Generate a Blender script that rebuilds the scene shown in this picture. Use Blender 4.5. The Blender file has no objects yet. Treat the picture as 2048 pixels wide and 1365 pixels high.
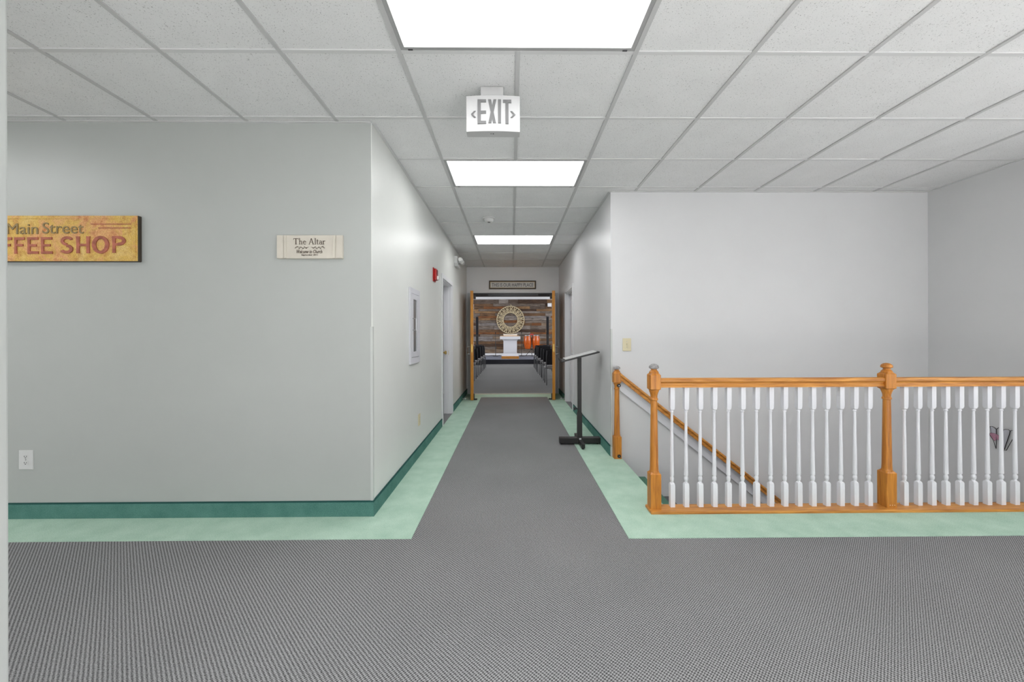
import bpy, bmesh, math, random
from mathutils import Vector, Matrix
random.seed(7)
PI = math.pi
S = bpy.context.scene
C = S.collection

# ------------------------------------------------------------------ camera
cam_d = bpy.data.cameras.new('camera')
cam = bpy.data.objects.new('camera', cam_d)
C.objects.link(cam)
cam_d.sensor_width = 36.0
cam_d.sensor_fit = 'HORIZONTAL'
cam_d.lens = 779.95 * 36.0 / 2048.0
cam_d.shift_x = (1024 - 1031.0) / 2048.0
cam_d.shift_y = (671.3 - 682.5) / 2048.0
cam_d.clip_start = 0.05
cam_d.clip_end = 100
EYE = 1.237
_rz = Matrix.Rotation(-0.0099, 4, 'Z')
_ry = Matrix.Rotation(0.0026, 4, 'Y')
cam.matrix_world = Matrix.Translation((0, 0, EYE)) @ _rz @ _ry @ Matrix.Rotation(PI / 2, 4, 'X')
S.camera = cam

# ------------------------------------------------------------------ world, daylight, exposure
S.view_settings.view_transform = 'Standard'
S.view_settings.look = 'None'
S.view_settings.exposure = 0.0
S.view_settings.gamma = 1.0
S.view_settings.use_curve_mapping = False
world = bpy.data.worlds.new('world')
S.world = world
world.use_nodes = True
world.node_tree.nodes['Background'].inputs[0].default_value = (0.92, 0.96, 1.0, 1)
world.node_tree.nodes['Background'].inputs[1].default_value = 1.0


def window_light(name, loc, rot, sx, sy, power, col=(1, 1, 1)):
    d = bpy.data.lights.new(name, 'AREA')
    d.shape = 'RECTANGLE'
    d.size = sx
    d.size_y = sy
    d.energy = power
    d.color = col
    o = bpy.data.objects.new(name, d)
    C.objects.link(o)
    o.location = loc
    o.rotation_euler = rot
    return o


# inferred daylight, tilted up to lift the ceiling, entering by the foyer's glazed rear wall (behind the viewpoint)
window_light('daylight_foyer_window', (-0.4, -7.05, 1.35), (PI / 2 + 0.35, 0, 0), 8.2, 2.0, 70, (0.985, 0.99, 1.0))
# added lamp at an unseen opening, aimed so the pale floor lights the ceiling
bounce_lamp = window_light('bounce_side_lamp', (4.36, -2.6, 1.5), (PI / 2 - 0.64, 0, PI / 2), 4.2, 2.0, 440, (0.985, 0.99, 1.0))
bounce_lamp.data.spread = math.radians(75)
# daylight entering by a small window in the right-hand wall beside the viewpoint
window_light('daylight_right_window', (4.36, 1.3, 1.5), (PI / 2, 0, PI / 2), 1.8, 1.5, 16, (1.0, 0.99, 0.98))
# fill lamp added below the landing to brighten the lower stairwell wall
window_light('stairwell_fill', (3.0, 2.80, -1.5), (PI / 2 + 0.3, 0, 0), 2.2, 1.2, 26, (1.0, 0.99, 0.98))
# daylight entering by the sanctuary's side windows
window_light('daylight_sanctuary_left', (-5.95, 14.5, 1.9), (PI / 2, 0, -PI / 2), 7.0, 1.8, 330, (0.95, 0.97, 1.0))
window_light('daylight_sanctuary_right', (5.95, 14.5, 1.9), (PI / 2, 0, PI / 2), 7.0, 1.8, 330, (0.95, 0.97, 1.0))

LAMP = 8.2       # strength of the ceiling light panels


# ------------------------------------------------------------------ materials
def lin(r, g, b):
    f = lambda c: (c / 12.92) if c <= 0.04045 else ((c + 0.055) / 1.055) ** 2.4
    return (f(r / 255), f(g / 255), f(b / 255), 1)


class NT:
    def __init__(self, name):
        self.m = bpy.data.materials.new(name)
        self.m.use_nodes = True
        self.t = self.m.node_tree
        self.b = self.t.nodes['Principled BSDF']

    def n(self, kind, **kw):
        x = self.t.nodes.new(kind)
        for k, v in kw.items():
            setattr(x, k, v)
        return x

    def l(self, a, b):
        self.t.links.new(a, b)

    def setin(self, node, **kw):
        for k, v in kw.items():
            node.inputs[k.replace('_', ' ')].default_value = v

    def math(self, op, a, b=None, c=None):
        x = self.n('ShaderNodeMath', operation=op)
        for i, v in enumerate((a, b, c)):
            if v is None:
                continue
            if isinstance(v, (int, float)):
                x.inputs[i].default_value = v
            else:
                self.l(v, x.inputs[i])
        return x.outputs[0]

    def ramp(self, fac, stops, interp='LINEAR'):
        r = self.n('ShaderNodeValToRGB')
        r.color_ramp.interpolation = interp
        els = r.color_ramp.elements
        while len(els) < len(stops):
            els.new(0.5)
        for e, (p, c) in zip(els, stops):
            e.position = p
            e.color = c
        self.l(fac, r.inputs[0])
        return r.outputs[0]

    def noise(self, scale, detail=3, rough=0.5, mapping=None, vec=None, dist=0.0):
        tc = self.n('ShaderNodeTexCoord')
        src = vec or tc.outputs['Object']
        if mapping:
            mp = self.n('ShaderNodeMapping')
            mp.inputs['Scale'].default_value = mapping
            self.l(src, mp.inputs[0])
            src = mp.outputs[0]
        x = self.n('ShaderNodeTexNoise')
        x.inputs['Scale'].default_value = scale
        x.inputs['Detail'].default_value = detail
        x.inputs['Roughness'].default_value = rough
        x.inputs['Distortion'].default_value = dist
        self.l(src, x.inputs['Vector'])
        return x.outputs['Fac']

    def bump(self, h, strength, dist=0.01):
        x = self.n('ShaderNodeBump')
        x.inputs['Strength'].default_value = strength
        x.inputs['Distance'].default_value = dist
        self.l(h, x.inputs['Height'])
        self.l(x.outputs[0], self.b.inputs['Normal'])


def plain(name, col, rough=0.5, metal=0.0, spec=0.5, nscale=0, nbump=0.0, var=0.0):
    k = NT(name)
    k.b.inputs['Base Color'].default_value = col
    k.b.inputs['Roughness'].default_value = rough
    k.b.inputs['Metallic'].default_value = metal
    k.b.inputs['Specular IOR Level'].default_value = spec
    if nscale:
        f = k.noise(nscale, 3)
        if var:
            c0 = tuple(max(0, c * (1 - var)) for c in col[:3]) + (1,)
            c1 = tuple(min(1, c * (1 + var)) for c in col[:3]) + (1,)
            k.l(k.ramp(f, [(0.3, c0), (0.7, c1)]), k.b.inputs['Base Color'])
        if nbump:
            k.bump(f, nbump, 0.003)
    return k.m


def paint(name, col, rough=0.42):
    k = NT(name)
    f = k.noise(3.0, 4, 0.6)
    c0 = tuple(c * 0.975 for c in col[:3]) + (1,)
    k.l(k.ramp(f, [(0.3, c0), (0.7, col)]), k.b.inputs['Base Color'])
    k.b.inputs['Roughness'].default_value = rough
    k.b.inputs['Specular IOR Level'].default_value = 0.4
    k.bump(k.noise(220, 2), 0.06, 0.002)
    return k.m


def oak(name, axis, c0, c1, rough=0.38):
    k = NT(name)
    sc = [14.0, 14.0, 14.0]
    sc[axis] = 1.1
    f = k.noise(3.0, 5, 0.6, mapping=sc, dist=0.6)
    sc2 = [120.0, 120.0, 120.0]
    sc2[axis] = 4.0
    g = k.noise(2.0, 2, 0.5, mapping=sc2)
    mixv = k.math('ADD', k.math('MULTIPLY', f, 0.72), k.math('MULTIPLY', g, 0.28))
    k.l(k.ramp(mixv, [(0.36, c0), (0.62, c1)]), k.b.inputs['Base Color'])
    k.b.inputs['Roughness'].default_value = rough
    k.bump(g, 0.12, 0.002)
    return k.m


def carpet_grey(name, dark, light, contrast=1.0):
    k = NT(name)
    tc = k.n('ShaderNodeTexCoord')
    wob = k.n('ShaderNodeTexNoise')
    wob.inputs['Scale'].default_value = 60
    k.l(tc.outputs['Object'], wob.inputs['Vector'])
    wv = k.math('MULTIPLY', k.math('SUBTRACT', wob.outputs['Fac'], 0.5), 2.2)
    sp = k.n('ShaderNodeSeparateXYZ')
    k.l(tc.outputs['Object'], sp.inputs[0])
    a = k.math('ADD', sp.outputs[0], sp.outputs[1])
    b = k.math('SUBTRACT', sp.outputs[0], sp.outputs[1])
    rib = k.math('SINE', k.math('ADD', k.math('MULTIPLY', a, 2 * PI / 0.0177), wv))
    loop = k.math('SINE', k.math('ADD', k.math('MULTIPLY', b, 2 * PI / 0.0125), wv))
    fib = k.noise(420, 2, 0.6)
    h = k.math('ADD', k.math('MULTIPLY', rib, 0.20), k.math('MULTIPLY', loop, 0.19))
    h = k.math('ADD', h, k.math('MULTIPLY', k.math('SUBTRACT', fib, 0.5), 1.5))
    h = k.math('ADD', h, k.math('MULTIPLY', k.math('SUBTRACT', k.noise(170, 2, 0.6), 0.5), 0.7))
    h = k.math('ADD', h, 0.5)
    big = k.noise(1.3, 3, 0.5)
    col = k.ramp(h, [(0.12, dark), (0.88, light)])
    mx = k.n('ShaderNodeMixRGB', blend_type='MULTIPLY')
    mx.inputs[0].default_value = 1.0
    k.l(col, mx.inputs[1])
    k.l(k.ramp(big, [(0.3, (0.9, 0.9, 0.9, 1)), (0.7, (1, 1, 1, 1))]), mx.inputs[2])
    k.l(mx.outputs[0], k.b.inputs['Base Color'])
    k.b.inputs['Roughness'].default_value = 0.95
    k.b.inputs['Specular IOR Level'].default_value = 0.1
    k.bump(h, 0.5, 0.004)
    return k.m


def carpet_green(name, c0, c1, scale=240, bmp=0.5):
    k = NT(name)
    f = k.noise(scale, 3, 0.7)
    g = k.noise(6, 4, 0.6, mapping=(1, 1, 1))
    v = k.math('ADD', k.math('MULTIPLY', f, 0.75), k.math('MULTIPLY', g, 0.25))
    k.l(k.ramp(v, [(0.36, c0), (0.64, c1)]), k.b.inputs['Base Color'])
    k.b.inputs['Roughness'].default_value = 0.95
    k.b.inputs['Specular IOR Level'].default_value = 0.1
    k.bump(f, bmp, 0.004)
    return k.m


def tile_mat(name):
    k = NT(name)
    tc = k.n('ShaderNodeTexCoord')
    oi = k.n('ShaderNodeObjectInfo')
    add = k.n('ShaderNodeVectorMath', operation='ADD')
    mul = k.n('ShaderNodeVectorMath', operation='SCALE')
    k.l(oi.outputs['Location'], mul.inputs[0])
    mul.inputs['Scale'].default_value = 3.7
    k.l(tc.outputs['Object'], add.inputs[0])
    k.l(mul.outputs[0], add.inputs[1])
    n1 = k.noise(190, 2, 0.6, mapping=(1, 0.8, 1), vec=add.outputs[0], dist=0.4)
    n2 = k.noise(420, 1, 0.5, vec=add.outputs[0])
    n3 = k.noise(5, 3, 0.5, vec=add.outputs[0])
    base = lin(230, 230, 230)
    hole = lin(150, 150, 150)
    m1 = k.ramp(n1, [(0.30, hole), (0.37, base)])
    m2 = k.ramp(n2, [(0.25, (0.78, 0.78, 0.78, 1)), (0.36, (1, 1, 1, 1))])
    mx = k.n('ShaderNodeMixRGB', blend_type='MULTIPLY')
    mx.inputs[0].default_value = 1
    k.l(m1, mx.inputs[1])
    k.l(m2, mx.inputs[2])
    mx2 = k.n('ShaderNodeMixRGB', blend_type='MULTIPLY')
    mx2.inputs[0].default_value = 1
    k.l(mx.outputs[0], mx2.inputs[1])
    k.l(k.ramp(n3, [(0.3, (0.95, 0.95, 0.95, 1)), (0.7, (1, 1, 1, 1))]), mx2.inputs[2])
    k.l(mx2.outputs[0], k.b.inputs['Base Color'])
    k.b.inputs['Roughness'].default_value = 0.92
    k.b.inputs['Specular IOR Level'].default_value = 0.15
    return k.m


def emit(name, col, strength):
    k = NT(name)
    k.b.inputs['Base Color'].default_value = (0.9, 0.9, 0.9, 1)
    k.b.inputs['Emission Color'].default_value = col
    k.b.inputs['Emission Strength'].default_value = strength
    return k.m


def rust_mat(name):
    k = NT(name)
    big = k.noise(6.5, 5, 0.65, dist=0.8)
    fine = k.noise(150, 3, 0.7)
    mid = k.noise(24, 4, 0.6)
    c1 = k.ramp(big, [(0.30, lin(196, 120, 52)), (0.42, lin(222, 170, 112)), (0.52, lin(216, 178, 84)), (0.68, lin(226, 196, 120))])
    c2 = k.ramp(fine, [(0.35, lin(170, 128, 60)), (0.55, (1, 1, 1, 1))])
    mx = k.n('ShaderNodeMixRGB', blend_type='MULTIPLY')
    mx.inputs[0].default_value = 0.5
    k.l(c1, mx.inputs[1])
    k.l(c2, mx.inputs[2])
    mx2 = k.n('ShaderNodeMixRGB', blend_type='MULTIPLY')
    mx2.inputs[0].default_value = 0.5
    k.l(mx.outputs[0], mx2.inputs[1])
    k.l(k.ramp(mid, [(0.3, lin(200, 140, 90)), (0.5, (1, 1, 1, 1))]), mx2.inputs[2])
    k.l(mx2.outputs[0], k.b.inputs['Base Color'])
    k.b.inputs['Roughness'].default_value = 0.6
    k.bump(fine, 0.25, 0.003)
    return k.m


def plank_mat(name):
    k = NT(name)
    oi = k.n('ShaderNodeObjectInfo')
    tc = k.n('ShaderNodeTexCoord')
    add = k.n('ShaderNodeVectorMath', operation='ADD')
    sc = k.n('ShaderNodeVectorMath', operation='SCALE')
    k.l(oi.outputs['Location'], sc.inputs[0])
    sc.inputs['Scale'].default_value = 5.3
    k.l(tc.outputs['Object'], add.inputs[0])
    k.l(sc.outputs[0], add.inputs[1])
    base = k.ramp(oi.outputs['Random'], [
        (0.0, lin(118, 107, 98)), (0.14, lin(142, 133, 126)), (0.26, lin(112, 84, 58)),
        (0.40, lin(142, 110, 76)), (0.53, lin(74, 53, 38)), (0.62, lin(130, 124, 122)),
        (0.74, lin(126, 80, 42)), (0.84, lin(134, 116, 98)), (0.94, lin(98, 84, 74))], 'CONSTANT')
    g = k.noise(2.2, 6, 0.7, mapping=(1.2, 9, 14), vec=add.outputs[0], dist=0.7)
    h = k.noise(3.0, 3, 0.6, mapping=(0.8, 1, 1.6), vec=add.outputs[0])
    mx = k.n('ShaderNodeMixRGB', blend_type='MULTIPLY')
    mx.inputs[0].default_value = 1
    k.l(base, mx.inputs[1])
    k.l(k.ramp(g, [(0.32, (0.22, 0.18, 0.15, 1)), (0.5, (0.9, 0.9, 0.9, 1)), (0.7, (1.4, 1.36, 1.32, 1))]), mx.inputs[2])
    mx2 = k.n('ShaderNodeMixRGB', blend_type='MULTIPLY')
    mx2.inputs[0].default_value = 0.6
    k.l(mx.outputs[0], mx2.inputs[1])
    k.l(k.ramp(h, [(0.35, (0.5, 0.4, 0.32, 1)), (0.6, (1, 1, 1, 1))]), mx2.inputs[2])
    k.l(mx2.outputs[0], k.b.inputs['Base Color'])
    k.b.inputs['Roughness'].default_value = 0.8
    k.bump(g, 0.4, 0.01)
    return k.m


M = {}
M['wall_l'] = paint('wall_paint_pale_green_grey', lin(221, 223, 219), 0.38)
M['wall_r'] = paint('wall_paint_neutral', lin(216, 216, 217), 0.38)
M['white_trim'] = plain('white_trim_paint', lin(222, 222, 224), 0.35)
M['tile'] = tile_mat('acoustic_tile')
M['grid'] = plain('ceiling_grid_paint', lin(210, 210, 210), 0.5)
M['main_tee'] = plain('grid_paint_darker', lin(190, 190, 190), 0.5)  # grid paint set darker than the cross tees, though the metal is the same
M['exit_white'] = plain('exit_sign_plastic', lin(186, 186, 186), 0.45)
M['lamp'] = emit('lamp_diffuser', (0.99, 0.995, 1.0, 1), LAMP)
M['lamp_frame'] = plain('lamp_frame_metal', lin(158, 158, 158), 0.45)
M['carpet'] = carpet_grey('grey_loop_carpet', lin(50, 50, 50), lin(182, 182, 183))
M['carpet_s'] = plain('charcoal_carpet', lin(122, 122, 121), 0.95, 0, 0.1, 120, 0.3, 0.2)
M['carpet_step'] = plain('dark_stair_carpet', lin(96, 96, 98), 0.95, 0, 0.1, 160, 0.4, 0.35)
M['green'] = carpet_green('sage_green_carpet', lin(150, 184, 164), lin(200, 224, 207))
M['teal'] = carpet_green('teal_base_carpet', lin(58, 106, 98), lin(110, 156, 146), 260, 0.8)
M['binding'] = plain('dark_teal_binding', lin(44, 84, 80), 0.9, 0, 0.1)
M['green_dark'] = carpet_green('landing_step_carpet', lin(74, 112, 96), lin(104, 142, 124))
M['oak_x'] = oak('oak_along_x', 0, lin(160, 96, 32), lin(216, 152, 70))
M['oak_z'] = oak('oak_along_z', 2, lin(158, 92, 26), lin(208, 138, 52))
M['oak_y'] = oak('oak_along_y', 1, lin(176, 112, 46), lin(226, 168, 92))
M['oak_door'] = oak('oak_door', 2, lin(182, 112, 14), lin(212, 144, 30), 0.4)
M['worn'] = plain('worn_grey_finial', lin(150, 148, 148), 0.6, 0, 0.4, 60, 0.2, 0.3)
M['white'] = plain('white_gloss_paint', lin(226, 226, 231), 0.35)
M['offwhite'] = plain('off_white_plastic', lin(212, 212, 211), 0.4)
M['ivory'] = plain('ivory_plastic', lin(214, 204, 170), 0.4)
M['ivory_dark'] = plain('ivory_slot', lin(120, 108, 80), 0.5)
M['slot'] = plain('dark_slot', lin(40, 40, 40), 0.6)
M['black'] = plain('black_powder_coat', lin(34, 32, 32), 0.42)
M['black_fab'] = plain('black_fabric', lin(36, 35, 38), 0.9, 0, 0.2, 90, 0.2, 0.2)
M['grey_fab'] = plain('grey_fabric', lin(128, 126, 126), 0.9, 0, 0.2, 90, 0.2, 0.2)
M['steel'] = plain('grey_painted_steel', lin(204, 207, 210), 0.4)
M['steel_dark'] = plain('dark_steel', lin(62, 62, 64), 0.4, 0.5)
M['chrome'] = plain('brushed_chrome', lin(190, 190, 192), 0.25, 0.9)
M['brass'] = plain('brass', lin(190, 160, 90), 0.3, 0.9)
M['red'] = plain('alarm_red', lin(176, 26, 24), 0.35)
M['clear'] = plain('frosted_lens', lin(232, 232, 228), 0.15)
M['letter_grey'] = plain('exit_letter_grey', lin(104, 104, 104), 0.5)
M['letter_dark'] = plain('letter_dark_brown', lin(84, 70, 58), 0.6)
M['letter_black'] = plain('letter_charcoal', lin(78, 80, 84), 0.6)
M['letter_red'] = plain('letter_brick_red', lin(168, 98, 78), 0.6, 0, 0.3, 30, 0.1, 0.25)
M['letter_olive'] = plain('letter_olive', lin(142, 122, 84), 0.6, 0, 0.3, 40, 0.1, 0.12)
M['rust'] = rust_mat('weathered_yellow_tin')
M['rust_edge'] = plain('dark_tin_edge', lin(62, 54, 44), 0.6)
M['cream'] = plain('cream_plaque', lin(206, 200, 188), 0.55, 0, 0.3, 12, 0.05, 0.04)
M['sign_panel'] = plain('sign_panel_white', lin(226, 224, 220), 0.6)
M['sign_frame'] = plain('sign_frame_dark', lin(54, 44, 36), 0.5)
M['sign_gold'] = plain('sign_frame_gold', lin(170, 140, 90), 0.4, 0.4)
M['cabinet'] = plain('cabinet_enamel', lin(206, 206, 212), 0.35)
M['glass_dark'] = plain('cabinet_window', lin(118, 120, 120), 0.08)
M['plank'] = plank_mat('reclaimed_plank')
M['stage_top'] = plain('stage_carpet', lin(122, 126, 138), 0.8, 0, 0.3, 80, 0.2, 0.12)
M['stage_front'] = plain('stage_riser_black', lin(30, 30, 38), 0.8)
M['wreath'] = plain('carved_wreath_wood', lin(192, 176, 144), 0.6, 0, 0.3, 30, 0.2, 0.15)
M['conga'] = oak('conga_lacquer', 2, lin(168, 66, 16), lin(214, 104, 30), 0.2)
M['skin'] = plain('drum_head', lin(208, 188, 160), 0.5)
M['red_cloth'] = plain('red_cloth', lin(170, 60, 56), 0.9)
M['paper'] = plain('paper', lin(232, 220, 204), 0.8)
M['cork'] = plain('tan_wood', lin(196, 156, 110), 0.6, 0, 0.3, 30, 0.1, 0.15)
M['acrylic'] = plain('clear_corner_guard', lin(200, 203, 200), 0.2)
M['threshold'] = plain('brass_threshold', lin(206, 200, 170), 0.35, 0.5)
M['wire'] = plain('black_wire', lin(38, 34, 36), 0.4, 0.4)
M['pink'] = plain('pink_glass', lin(182, 132, 152), 0.15)
M['pale_glass'] = plain('pale_grey_glass', lin(192, 192, 200), 0.1)
M['reflector'] = plain('pale_bounce_floor', lin(214, 213, 210), 0.6, 0, 0.3, 4, 0.0, 0.05)  # pale tone chosen to bounce light, for the unseen floor only
M['wall_e'] = paint('wall_paint_end_lifted', lin(240, 240, 241), 0.4)  # neutral wall paint lightened to make up for weak light at the corridor end
M['wall_f'] = paint('wall_paint_darker_grey', lin(179, 182, 179), 0.38)  # darker tone than the corridor wall, on the front-left and near-left walls
M['concrete'] = plain('hidden_slab', lin(190, 190, 190), 0.9)

WL = {}     # world location of every object's origin (no rotations above parts)


def link(o, parent=None, wloc=(0, 0, 0)):
    C.objects.link(o)
    wloc = Vector(wloc)
    WL[o] = wloc
    if parent is not None:
        o.parent = parent
        o.location = wloc - WL[parent]
    else:
        o.location = wloc
    return o


def tag(o, label=None, cat=None, group=None, kind=None):
    if label:
        o['label'] = label
    if cat:
        o['category'] = cat
    if group:
        o['group'] = group
    if kind:
        o['kind'] = kind
    return o


def thing(name, label, cat, loc=(0, 0, 0), group=None):
    o = bpy.data.objects.new(name, None)
    o.empty_display_size = 0.1
    link(o, None, loc)
    return tag(o, label, cat, group)


class MB:
    """collects shapes in world coordinates; build() links them as one mesh object"""

    def __init__(self):
        self.bm = bmesh.new()

    def box(self, x0, x1, y0, y1, z0, z1):
        v = [self.bm.verts.new((x, y, z)) for z in (z0, z1) for y in (y0, y1) for x in (x0, x1)]
        for f in ((0, 2, 3, 1), (4, 5, 7, 6), (0, 1, 5, 4), (2, 6, 7, 3), (0, 4, 6, 2), (1, 3, 7, 5)):
            self.bm.faces.new([v[i] for i in f])
        return self

    def mbox(self, mat, sx, sy, sz):
        """box of size sx, sy, sz centred at the matrix"""
        v = [self.bm.verts.new(mat @ Vector((x * sx / 2, y * sy / 2, z * sz / 2))) for z in (-1, 1) for y in (-1, 1) for x in (-1, 1)]
        for f in ((0, 2, 3, 1), (4, 5, 7, 6), (0, 1, 5, 4), (2, 6, 7, 3), (0, 4, 6, 2), (1, 3, 7, 5)):
            self.bm.faces.new([v[i] for i in f])
        return self

    def rings(self, rings, closed_ends=True):
        R = [[self.bm.verts.new(p) for p in r] for r in rings]
        n = len(R[0])
        for a, b in zip(R, R[1:]):
            for i in range(n):
                j = (i + 1) % n
                f = self.bm.faces.new((a[i], a[j], b[j], b[i]))
        if closed_ends:
            self.bm.faces.new(list(reversed(R[0])))
            self.bm.faces.new(R[-1])
        return self

    def lathe(self, prof, c=(0, 0, 0), axis='Z', n=20):
        """prof: (radius, height) from low to high"""
        out = []
        for r, h in prof:
            ring = []
            for i in range(n):
                a = 2 * PI * i / n
                u, v = r * math.cos(a), r * math.sin(a)
                p = {'Z': (u, v, h), 'Y': (u, h, -v), 'X': (h, u, v)}[axis]
                ring.append(Vector(c) + Vector(p))
            out.append(ring)
        return self.rings(out)

    def tube(self, pts, r, n=8, closed=False):
        pts = [Vector(p) for p in pts]
        out = []
        up = None
        m = len(pts)
        for i, p in enumerate(pts):
            if closed:
                t = pts[(i + 1) % m] - pts[i - 1]
            else:
                t = pts[min(i + 1, m - 1)] - pts[max(i - 1, 0)]
            t.normalize()
            if up is None:
                up = Vector((0, 0, 1)) if abs(t.z) < 0.9 else Vector((0, 1, 0))
            s = t.cross(up)
            if s.length < 1e-6:
                s = t.orthogonal()
            s.normalize()
            up = s.cross(t).normalized()
            rr = r[i] if isinstance(r, (list, tuple)) else r
            out.append([p + rr * (math.cos(2 * PI * k / n) * s + math.sin(2 * PI * k / n) * up) for k in range(n)])
        if closed:
            out.append(out[0])
            return self.rings(out, False)
        return self.rings(out)

    def prism(self, poly, plane, d0, d1):
        """poly in 2D; plane 'XZ' extrudes along Y, 'YZ' along X, 'XY' along Z"""
        def P(a, b, d):
            return {'XZ': (a, d, b), 'YZ': (d, a, b), 'XY': (a, b, d)}[plane]
        return self.rings([[P(a, b, d0) for a, b in poly], [P(a, b, d1) for a, b in poly]])

    def build(self, name, mat, parent=None, wloc=None, bevel=0.0, seg=2, smooth=False):
        bm = self.bm
        bmesh.ops.remove_doubles(bm, verts=bm.verts, dist=1e-6)
        bmesh.ops.recalc_face_normals(bm, faces=bm.faces)
        if bevel:
            es = [e for e in bm.edges if len(e.link_faces) == 2 and e.calc_face_angle() > 0.5]
            bmesh.ops.bevel(bm, geom=es, offset=bevel, segments=seg, profile=0.6, affect='EDGES', clamp_overlap=True)
        if wloc is None:
            wloc = WL[parent] if parent is not None else Vector((0, 0, 0))
        bmesh.ops.translate(bm, verts=bm.verts, vec=-Vector(wloc))
        me = bpy.data.meshes.new(name)
        bm.to_mesh(me)
        bm.free()
        if smooth:
            for p in me.polygons:
                p.use_smooth = True
            try:
                me.set_sharp_from_angle(angle=0.6)
            except Exception:
                pass
        me.materials.append(M[mat] if isinstance(mat, str) else mat)
        o = bpy.data.objects.new(name, me)
        return link(o, parent, wloc)


def build_each(mb, name, mat, parent, **kw):
    """links every loose island of mb as an object of its own"""
    bm = mb.bm
    bmesh.ops.remove_doubles(bm, verts=bm.verts, dist=1e-6)
    left = set(bm.verts)
    out = []
    while left:
        todo = [next(v for v in bm.verts if v in left)]
        isl = set(todo)
        while todo:
            v = todo.pop()
            for e in v.link_edges:
                w = e.other_vert(v)
                if w not in isl:
                    isl.add(w)
                    todo.append(w)
        left -= isl
        q = MB()
        mp = {v: q.bm.verts.new(v.co) for v in bm.verts if v in isl}
        for f_ in bm.faces:
            if f_.verts[0] in isl:
                q.bm.faces.new([mp[v] for v in f_.verts])
        out.append(q.build(name, mat, parent, **kw))
    bm.free()
    return out


def instance(src, wloc, parent=None):
    o = src.copy()
    link(o, parent, wloc)
    return o


def struct(o, label, cat):
    return tag(o, label, cat, None, 'structure')


def copy_tree(root, wloc, label=None, group=None):
    r = root.copy()
    link(r, None, wloc)
    if label:
        r['label'] = label
    if group:
        r['group'] = group
    off = Vector(wloc) - WL[root]
    for ch in list(root.children):
        c = ch.copy()
        link(c, r, WL[ch] + off)
        for g in list(ch.children):
            d = g.copy()
            link(d, c, WL[g] + off)
    return r


# ------------------------------------------------------------------ lettering
def text_mesh(txt, box, y, mat, parent, name='lettering', depth=0.002, thick=0.0, shear=0.0, space=1.0):
    """text facing -Y fitted into box (x0, x1, z0, z1) with its front at y"""
    cu = bpy.data.curves.new('txt', 'FONT')
    cu.body = txt
    cu.extrude = 0.001
    cu.offset = thick
    cu.shear = shear
    cu.space_character = space
    cu.resolution_u = 4
    o = bpy.data.objects.new('txt', cu)
    C.objects.link(o)
    dg = bpy.context.evaluated_depsgraph_get()
    me = bpy.data.meshes.new_from_object(o.evaluated_get(dg))
    bpy.data.objects.remove(o)
    xs = [v.co.x for v in me.vertices]
    ys = [v.co.y for v in me.vertices]
    ax, bx, ay, by = min(xs), max(xs), min(ys), max(ys)
    x0, x1, z0, z1 = box
    w = WL[parent]
    for v in me.vertices:
        X = x0 + (v.co.x - ax) / (bx - ax) * (x1 - x0)
        Z = z0 + (v.co.y - ay) / (by - ay) * (z1 - z0)
        Y = y if v.co.z > 0 else y + depth
        v.co = Vector((X, Y, Z)) - w
    me.materials.clear()
    me.materials.append(M[mat])
    me.name = name
    ob = bpy.data.objects.new(name, me)
    return link(ob, parent, w)


# ==================================================================
#                            THE SETTING
# ==================================================================
CEIL = 2.694
XL, XR = -0.954, 1.01           # corridor side walls
YL, YR = 2.68, 3.957            # front-left wall, stairwell back wall
YE = 8.31                       # end wall of the corridor
XS = 4.27                       # right-hand side wall
XJ, YJ = -1.528, 1.20           # near-left wall end
YB = -7.0                       # rear wall
XO = -5.0                       # far-left outer wall
LOW = -3.0                      # lower storey floor

# --- floors
f = MB()
f.box(XO, XS, 0.6, 2.66, -0.15, 0)
f.box(XO, 1.10, 2.66, YE + 0.14, -0.15, 0)
f.box(1.10, XS, 2.66, 2.775, -0.15, 0)
floor = struct(f.build('floor', 'carpet'), 'grey loop-pile carpet covering the foyer and corridor floor', 'floor')


fe = MB().box(XO, XS, YB, 0.6, -0.15, 0)  # unseen pale floor, added to bounce daylight up to the ceiling
struct(fe.build('floor_bounce', 'reflector'), 'pale stone floor added behind the camera to bounce light', 'floor')


def border(pts, z=0.004):
    b = MB()
    b.prism(pts, 'XY', -0.001, z)
    return b.build('carpet_border', 'green', floor)


b1 = border([(XO, 2.375), (-0.613, 2.375), (-0.613, YL - 0.012), (XO, YL - 0.012)])
border([(XL + 0.012, YL - 0.012), (-0.613, YL - 0.012), (-0.613, 7.80), (0.708, 7.80), (0.708, 2.36), (XS, 2.36),
        (XS, 2.67), (0.965, 2.67), (0.965, 2.775), (1.10, 2.775), (1.10, YR), (XR - 0.012, YR),
        (XR - 0.012, YE - 0.03), (XL + 0.012, YE - 0.03)])
t = MB()
t.box(-0.88, 0.94, 8.17, 8.235, 0.0, 0.007)
t.build('threshold_strip', 'threshold', floor)

fs = MB().box(-6.0, 6.0, YE + 0.14, 20.3, -0.15, -0.002)
floor_s = struct(fs.build('floor_sanctuary', 'carpet_s'), 'charcoal carpet of the sanctuary seen through the open double doors', 'floor')
fl = MB().box(XO, XS + 0.2, 2.0, 4.2, LOW - 0.1, LOW)
struct(fl.build('floor_lower', 'carpet_step'), 'carpet at the foot of the stairs on the lower storey', 'floor')


# --- walls
def wall(name, boxes, mat, label, bevel=0.0):
    b = MB()
    for q in boxes:
        b.box(*q)
    return struct(b.build(name, mat, bevel=bevel), label, 'wall')


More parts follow.
